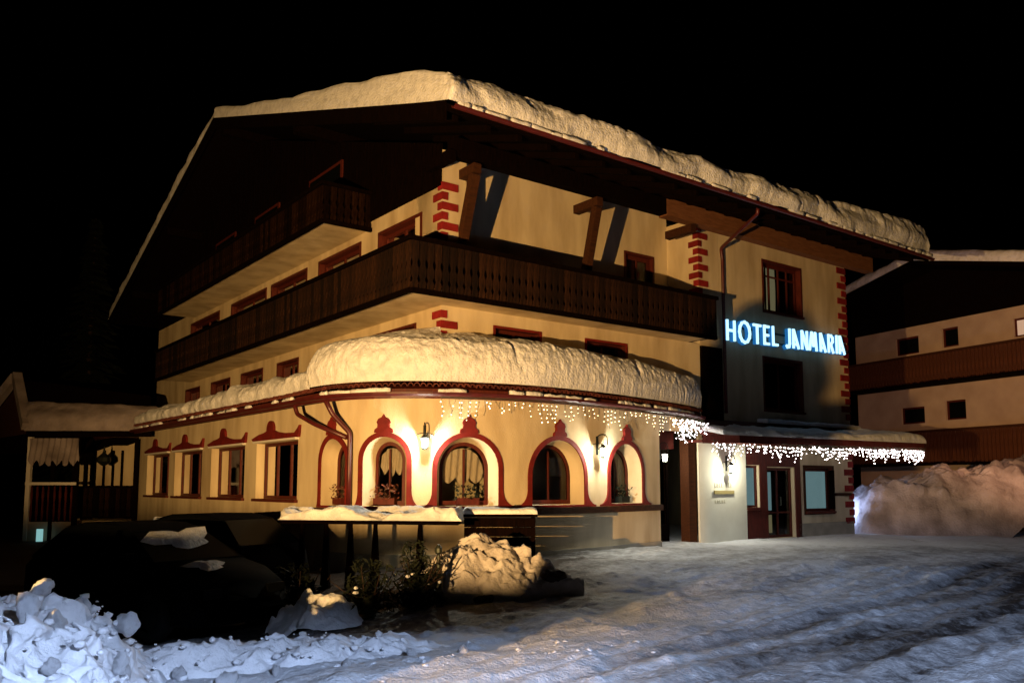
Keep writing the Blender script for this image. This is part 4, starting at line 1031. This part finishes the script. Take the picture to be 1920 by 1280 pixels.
for i in range(1000):
    x_=rs.uniform(-4.6,1.6); y_=rs.uniform(5.0,9.6)
    pr_=math.exp(-((y_-(9.0+.35*x_*.6))/.5)**2)*.9+math.exp(-((x_+3.4)/1.2)**2)*.7+.06
    if rs.random()>pr_: continue
    r_=.010+.045*rs.random()**2.6; z_=gz(x_,y_)+r_*.3
    if x_<-1.2: z_=surfz(x_,y_)+r_*.3
    bvs,bfs=crumb[i%6]
    mb.add([(x_+vx*r_,y_+vy*r_,z_-.62*r_+vz*r_*.75) for vx,vy,vz in bvs],bfs)
o=mk('snow_crumbs',mb.vf,M['snow_rough'],frame='W',smooth=True,kind='stuff'); sset(o,'small snow crumbs scattered along the road edge','snow')
# red shard and stones
o=mk('red_fragment',([(0,0,0),(.3,.02,.06),(.33,.06,.13),(.12,.03,.12),(0,.05,.03),(.3,.06,.05),(.3,.1,.1),(.1,.08,.09)],[(0,1,2,3),(7,6,5,4),(0,4,5,1),(1,5,6,2),(2,6,7,3),(3,7,4,0)]),mat('dark_red_plastic',(.10,.008,.012),.4),frame='W')
o.location=(-3.98,6.25,.42); sset(o,'dark red fragment stuck in the snow bank at bottom left','debris')
rk=[clod_mesh(11),clod_mesh(12)]
for i,(x_,y_,z_,r_,lb) in enumerate(((.62,13.0,.26,.11,'dark jagged stone poking from the right side of the lit snow heap'),(-.40,12.5,-.02,.08,'small black stone at the foot of the lit snow heap'))):
    o=mk('stone',rk[i],M['rock'],frame='W'); o.location=(x_,y_,z_); o.scale=(r_*1.5,r_,r_*.8); sset(o,lb,'stone')
# ------------------------------------------------------------------ terrace things in front of the bay
def TW(x,y,z): return (x,y,z)
ct=thing('terrace_counter','snow covered terrace counter on dark tapered posts in front of the bay','counter',(-2.5,15.0,-.2),frame='W')
mk('counter_top',prism([(-4.1,15.3),(-.92,14.7),(-.92,15.5),(-4.1,16.3)],.93,1.0),M['wood'],ct)
def f8(a,b,h): return -4.15+a,15.25-.18*a*1.0+b,1.0+.0*b+h
mk('snow_cover',snowslab('x',f8,60,12,lambda a,b:.13+.09*fbm(a*1.6,b*2,0,3,5),.12,.14,(1,1,1,1),.07,3.4,81,Lu=3.3,Lv=1.0),M['snow'],ct,smooth=True)
for i,x_ in enumerate((-3.75,-3.3,-2.85,-2.4,-1.6)): 
    g=gz(x_,15.1); mk('post',MB().lathe((x_,15.15-.19*(x_+4.1)+.35,g),[(.10,0),(.085,.25),(.035,.95-g)],8).vf,M['wood'],ct)
pl=thing('planter_box','big dark plank box with snow on top in front of the bay windows','planter',(-.25,15.9,0),frame='W')
gpl=gz(-.25,15.9)
for i in range(6): mk('plank',MB().box((-.86,15.5,gpl+i*.17),(.42,15.56,gpl+i*.17+.16)).vf,M['wood'],pl)
for i in range(6): mk('plank',MB().box((.36,15.565,gpl+i*.17),(.42,16.3,gpl+i*.17+.16)).vf,M['wood'],pl)
mk('lid',MB().box((-.9,15.45,gpl+1.03),(.46,16.35,gpl+1.08)).vf,M['wood'],pl)
mk('snow_cover',snowslab('x',lambda a,b,h:(-.9+a,15.45+b,gpl+1.08+h),30,16,.10,.12,.12,(1,1,1,1),.03,3,91,Lu=1.36,Lv=.85),M['snow'],pl,smooth=True)
# dark shrubs
def shrub(x_,y_,r_,h_,seed,lab,n=900):
    g=gz(x_,y_); t=thing('evergreen_shrub',lab,'shrub',(x_,y_,g),'dark shrubs before the terrace',frame='W'); q=random.Random(seed)
    fol=MB(); br=MB()
    for i in range(14):
        a=q.uniform(0,6.28); L=q.uniform(.4,1)*r_; br.tube([(x_,y_,g),(x_+.5*L*math.cos(a),y_+.5*L*math.sin(a),g+h_*.4),(x_+L*math.cos(a),y_+L*math.sin(a),g+h_*q.uniform(.5,1))],.018,5,r2=.005)
    for i in range(n):
        a=q.uniform(0,6.28); k=q.random()**.5; z=q.random(); rad=r_*k*math.sqrt(max(0,1-(z*.9)**2))*(.75+.35*math.sin(a*3+seed)); c=Vector((x_+rad*math.cos(a),y_+rad*math.sin(a),g+z*h_*(.8+.3*math.sin(a*2))))
        d1=Vector((q.uniform(-1,1),q.uniform(-1,1),q.uniform(-.3,1))).normalized()*.07; d2=Vector((q.uniform(-1,1),q.uniform(-1,1),q.uniform(-1,1))).normalized()*.02
        fol.add([c-d1,c+d2,c+d1,c-d2],[(0,1,2,3)])
    mk('foliage',fol.vf,M['leaf'],t); mk('branches',br.vf,M['bark'],t)
    sn=MB()
    for i in range(9):
        a=q.uniform(0,6.28); rr_=r_*q.uniform(.1,1); k_=q.uniform(.25,.7); sn.lathe((x_+rr_*math.cos(a),y_+rr_*math.sin(a),g+h_*q.uniform(.1,.7)),[(.01,.03),(.05*k_,.025),(.07*k_,0),(.03*k_,-.015)],5)
    mk('snow_tufts',sn.vf,M['snow'],t,kind='stuff')
shrub(-2.0,12.1,.55,.72,1,'broad dark shrub left of the lit snow heap')
shrub(-1.35,12.4,.42,.85,2,'taller dark shrub touching the lit snow heap')
shrub(-3.1,12.6,.55,.7,3,'dark shrub beside the parked car, left of the small mound')
po=thing('bollard','short dark post with rounded cap standing left of the lit snow heap','bollard',(-1.07,12.6,gz(-1.07,12.6)),frame='W')
g=gz(-1.07,12.6); mk('shaft',MB().lathe((-1.07,12.6,g),[(.07,0),(.055,.5),(.03,.62),(.03,.7)],10).vf,M['iron'],po); mk('cap',MB().lathe((-1.07,12.6,g+.7),[(.02,0),(.055,.04),(.055,.1),(.02,.15)],10).vf,M['iron'],po)
# ------------------------------------------------------------------ parked car (dark, nose towards the road)
def car(x_,y_,rzr,lab):
    g=gz(x_,y_)-.02; t=thing('parked_car',lab,'car',(x_,y_,g),frame='W',rz=rzr)
    # side profile (x forward), half widths
    prof=[(-2.1,.35,.62),(-2.15,.60,.78),(-2.0,.92,.84),(-1.6,.98,.86),(-.9,1.0,.87),(.3,1.0,.87),(.95,.97,.86),(1.6,.86,.82),(2.0,.72,.74),(2.12,.5,.62)]
    vs=[];fs=[];k=0
    for (x,zt,hw) in prof:
        vs+=[(x,-hw*.95,.22),(x,-hw,.45),(x,-hw,zt-.12),(x,-hw*.86,zt),(x,0,zt+.025),(x,hw*.86,zt),(x,hw,zt-.12),(x,hw,.45),(x,hw*.95,.22)]
    n_=9
    for i in range(len(prof)-1):
        for j in range(n_): fs.append((i*n_+j,i*n_+(j+1)%n_,(i+1)*n_+(j+1)%n_,(i+1)*n_+j))
    fs+=[tuple(range(n_)),tuple((len(prof)-1)*n_+j for j in range(n_))[::-1]]
    b=mk('body',(vs,fs),M['car'],t,smooth=True)
    cab=[(-1.95,.95,.74),(-1.45,1.36,.62),(-.9,1.44,.60),(-.1,1.43,.60),(.35,1.34,.62),(1.05,.98,.74)]
    vs=[];fs=[]
    for (x,zt,hw) in cab: vs+=[(x,-hw,zt-.05),(x,-hw*.9,zt),(x,hw*.9,zt),(x,hw,zt-.05)]
    lo=[(-1.95,.93),(-1.5,.96),(-.9,.98),(-.1,.98),(.35,.97),(1.05,.94)]
    for i,(x,zt) in enumerate(lo): vs+=[(x,-.80,zt),(x,.80,zt)]
    for i in range(5):
        fs+=[(4*i+1,4*i+5,4*i+6,4*i+2),(4*i,4*i+4,4*i+5,4*i+1),(4*i+2,4*i+6,4*i+7,4*i+3)]
        fs+=[(24+2*i,24+2*i+2,4*i+4,4*i),(4*i+3,4*i+7,25+2*i+2,25+2*i)]
    mk('cabin',(vs,fs),M['carglass'],t,smooth=False)
    rf=MB()
    for i in range(1,4):
        a=cab[i];c=cab[i+1]; rf.add([(a[0],-a[2]*.92,a[1]+.012),(c[0],-c[2]*.92,c[1]+.012),(c[0],c[2]*.92,c[1]+.012),(a[0],a[2]*.92,a[1]+.012)],[(0,1,2,3)])
    mk('roof_panel',rf.vf,M['car'],t)
    for sx in (-1.35,1.3):
        for sy in (-1,1):
            ty=[];
            mbw=MB(); n2=20; r=.33
            pr2=[(.20,-.1),(.31,-.1),(.33,-.07),(.33,.07),(.31,.1),(.20,.1)]
            vs=[(sx+rr*math.cos(2*math.pi*j/n2),sy*(.80)+w_,.33+rr*math.sin(2*math.pi*j/n2)) for rr,w_ in pr2 for j in range(n2)]
            fs=[(i*n2+j,i*n2+(j+1)%n2,(i+1)*n2+(j+1)%n2,(i+1)*n2+j) for i in range(5) for j in range(n2)]
            wh=mk('wheel',(vs,fs),M['rubber'],t,smooth=True)
            vs=[(sx+.2*math.cos(2*math.pi*j/n2),sy*.86,.33+.2*math.sin(2*math.pi*j/n2)) for j in range(n2)]; mk('rim',(vs,[tuple(range(n2))]),M['iron'],wh)
    for sy in (-1,1):
        mk('headlight',MB().box((2.0,sy*.5-.14,.56),(2.09,sy*.5+.14,.68)).vf,M['carglass'],t)
        mk('wing_mirror',MB().box((.75,sy*.9-.08,.98),(.9,sy*.9+.08,1.1)).vf,M['car'],t)
    # snow patches on the roof front / windscreen and bonnet
    def pat(fn,seed,sz):
        n2=16; vs=[fn(0,0,.05)]; 
        for ring in (.55,1):
            for j in range(n2):
                a=2*math.pi*j/n2; rr=ring*(1+.3*math.sin(a*3+seed)+.2*math.sin(a*5+2*seed)); vs.append(fn(sz[0]*rr*math.cos(a),sz[1]*rr*math.sin(a),.04 if ring<1 else -.01))
        fs=[(0,1+j,1+(j+1)%n2) for j in range(n2)]+[(1+j,1+n2+j,1+n2+(j+1)%n2,1+(j+1)%n2) for j in range(n2)]
        return vs,fs
    mk('windscreen_snow',pat(lambda a,b_,h:(.62+a*.6,b_,1.24-.5*a+h),1,(.30,.50)),M['snow'],t,smooth=True)
    mk('bonnet_snow',pat(lambda a,b_,h:(1.5+a,b_-.2,.93-.16*a+h),2,(.2,.28)),M['snow'],t,smooth=True)
    return t
car(-5.2,12.6,R(-35),'black parked car with snow patches on windscreen and bonnet, in the dark yard')
car(-5.9,16.0,R(150),'black parked car deeper in the dark yard, behind the car with snow patches')
# hedge of dark firs beyond the annexe
def fir(x_,y_,h_,seed,lab):
    t=thing('fir_tree',lab,'fir tree',(x_,y_,-.8),'dark firs behind the pavilion',frame='W'); q=random.Random(seed)
    mk('trunk',MB().tube([(x_,y_,-.8),(x_,y_,h_*.5),(x_,y_,h_)],.22,8,r2=.03).vf,M['bark'],t)
    fo=MB()
    z=1.0
    while z<h_:
        rad=(1-z/h_)*h_*.22+.1
        for k in range(11):
            a=q.uniform(0,6.28); L=rad*q.uniform(.7,1.15)
            for m_ in range(7):
                f_=(m_+.5)/7; c=Vector((x_+L*f_*math.cos(a),y_+L*f_*math.sin(a),z-.35*L*f_+q.uniform(-.08,.08)))
                s1=Vector((math.cos(a),math.sin(a),-.4))*.28; s2=Vector((-math.sin(a),math.cos(a),q.uniform(-.5,.1)))*(.26*(1.1-f_*.6))
                fo.add([c-s1,c+s2,c+s1,c-s2],[(0,1,2,3)])
        z+=.32
    mk('crown',fo.vf,M['leaf'],t)
fir(-21,42,15,1,'tallest dark fir behind the pavilion')
fir(-26,40,12,2,'dark fir at the far left edge')
fir(-15.5,46,13,3,'dark fir between pavilion roof and hotel gable')
# window boxes with withered flowers in the bay windows
for i,(c,hh_,s_c) in enumerate(((2.02,.25,.03),(3.45,.32,0),(5.35,.3,0),(10.3,.22,0))):
    q=random.Random(i+40); lab=['withered flower box in the leftmost arched window','red withered flower box in the second arched window','flower box in the wide middle arched window','dark flower pot in the rightmost arched window'][i]
    base=BW(c,ZS+.1,-.22); t=thing('flower_box',lab,'flower box',base,'flower boxes in the bay windows')
    mk('box',relief(rect(c-hh_*.8,c+hh_*.8,ZS+.07,ZS+.22),[],BW,-.33,-.12,.3),M['redbrown'] if i<3 else M['iron'],t)
    fo=MB()
    for k in range(120):
        s_=c+q.uniform(-hh_,hh_); z_=ZS+.2+q.random()**1.3*.30; d_=q.uniform(-.34,-.06); p0=Vector(BW(s_,z_,d_)); v1=Vector((q.uniform(-1,1),q.uniform(-1,1),q.uniform(-1,1)))*.035; v2=Vector((q.uniform(-1,1),q.uniform(-1,1),q.uniform(-1,1)))*.03
        fo.add([p0-v1,p0+v2,p0+v1,p0-v2],[(0,1,2,3)])
    mk('plants',fo.vf,M['flower'] if i in(0,1) else M['leaf'],t,kind='stuff')
# ------------------------------------------------------------------ street lamps off to the side (posts, heads and added beam plates)
def streetlamp(pos,lab,h,fl):
    loc,en,col,aim,spot=fl
    t=thing('street_lamp',lab,'street lamp',(loc[0],loc[1],gz(loc[0],loc[1])),frame='W')
    g=gz(loc[0],loc[1]); d=(Vector(aim)-Vector(loc)).normalized(); b=Vector(loc)-d*.2
    mk('pole',MB().tube([(b.x,b.y,g),(b.x,b.y,b.z-.15)],.05,10).vf,M['plastic'],t)
    mk('lamp_head',MB().beam(b-d*.16,b+d*.1,.34,.24).vf,M['plastic'],t)
    if h<2:
        dh=Vector((d.x,d.y,0)).normalized(); c0=Vector(loc); e_=Vector((-dh.y,dh.x,0)); vz=MB()
        for o0,o1,dz in ((.07,1.2,-.045),(-.085,.069,-.110),(-1.2,-.086,-.045)):
            mid=e_*(o0+o1)/2; vz.beam(c0-dh*.1+mid+Vector((0,0,-.05)),c0+dh*1.1+mid+Vector((0,0,dz)),o1-o0,.012)
        mk('added_cutoff',vz.vf,M['plastic'],t)  # added plates that keep the warm beam off the yard and road
    if 4<h<5.5:
        dh=Vector((d.x,d.y,0)).normalized(); c0=Vector(loc); e_=Vector((-dh.y,dh.x,0)); q0=c0+dh*.5+Vector((0,0,-.195)); mk('added_shades',MB().beam(q0-e_*.11+Vector((0,0,.3)),q0+e_*1.1+Vector((0,0,.3)),.012,.6).beam(q0-e_*1.3+Vector((0,0,.415)),q0-e_*.112+Vector((0,0,.415)),.012,.6).vf,M['plastic'],t)  # added plates that cut the cold beam off the yard and building
    li=light('lamp_light','SPOT',Vector(loc)-ORG[t.name],en,col,t,.03 if h<2 else (.045 if h<5.5 else .1),None,spot,.6)
    li.rotation_euler=d.to_track_quat('-Z','Y').to_euler()
gp_=thing('shadow_pillar','unseen pillar added to shade the wing wall, beside the warm floodlight','pillar',(-3.33,4.65,gz(-3.33,4.65)),frame='W')  # added out of view to cast the shadow on the wing wall
g=gz(-3.33,4.65); mk('shaft',MB().box((-3.49,4.49,g),(-3.17,4.81,1.78)).vf,M['rock'],gp_)
mk('snow_cap',MB().lathe((-3.36,4.65,1.785),[(.15,0),(.18,.08),(.17,.2),(.12,.34),(.05,.41),(.01,.42)],16).vf,M['snow'],gp_,smooth=True)
streetlamp(0,'low warm floodlight on a short post beside the camera side of the road',1.3,FLOOD_A)
streetlamp(0,'orange street lamp right of the road',6,FLOOD_B)
streetlamp(0,'cold white lamp behind the snow bank on the near side',5,FLOOD_C)
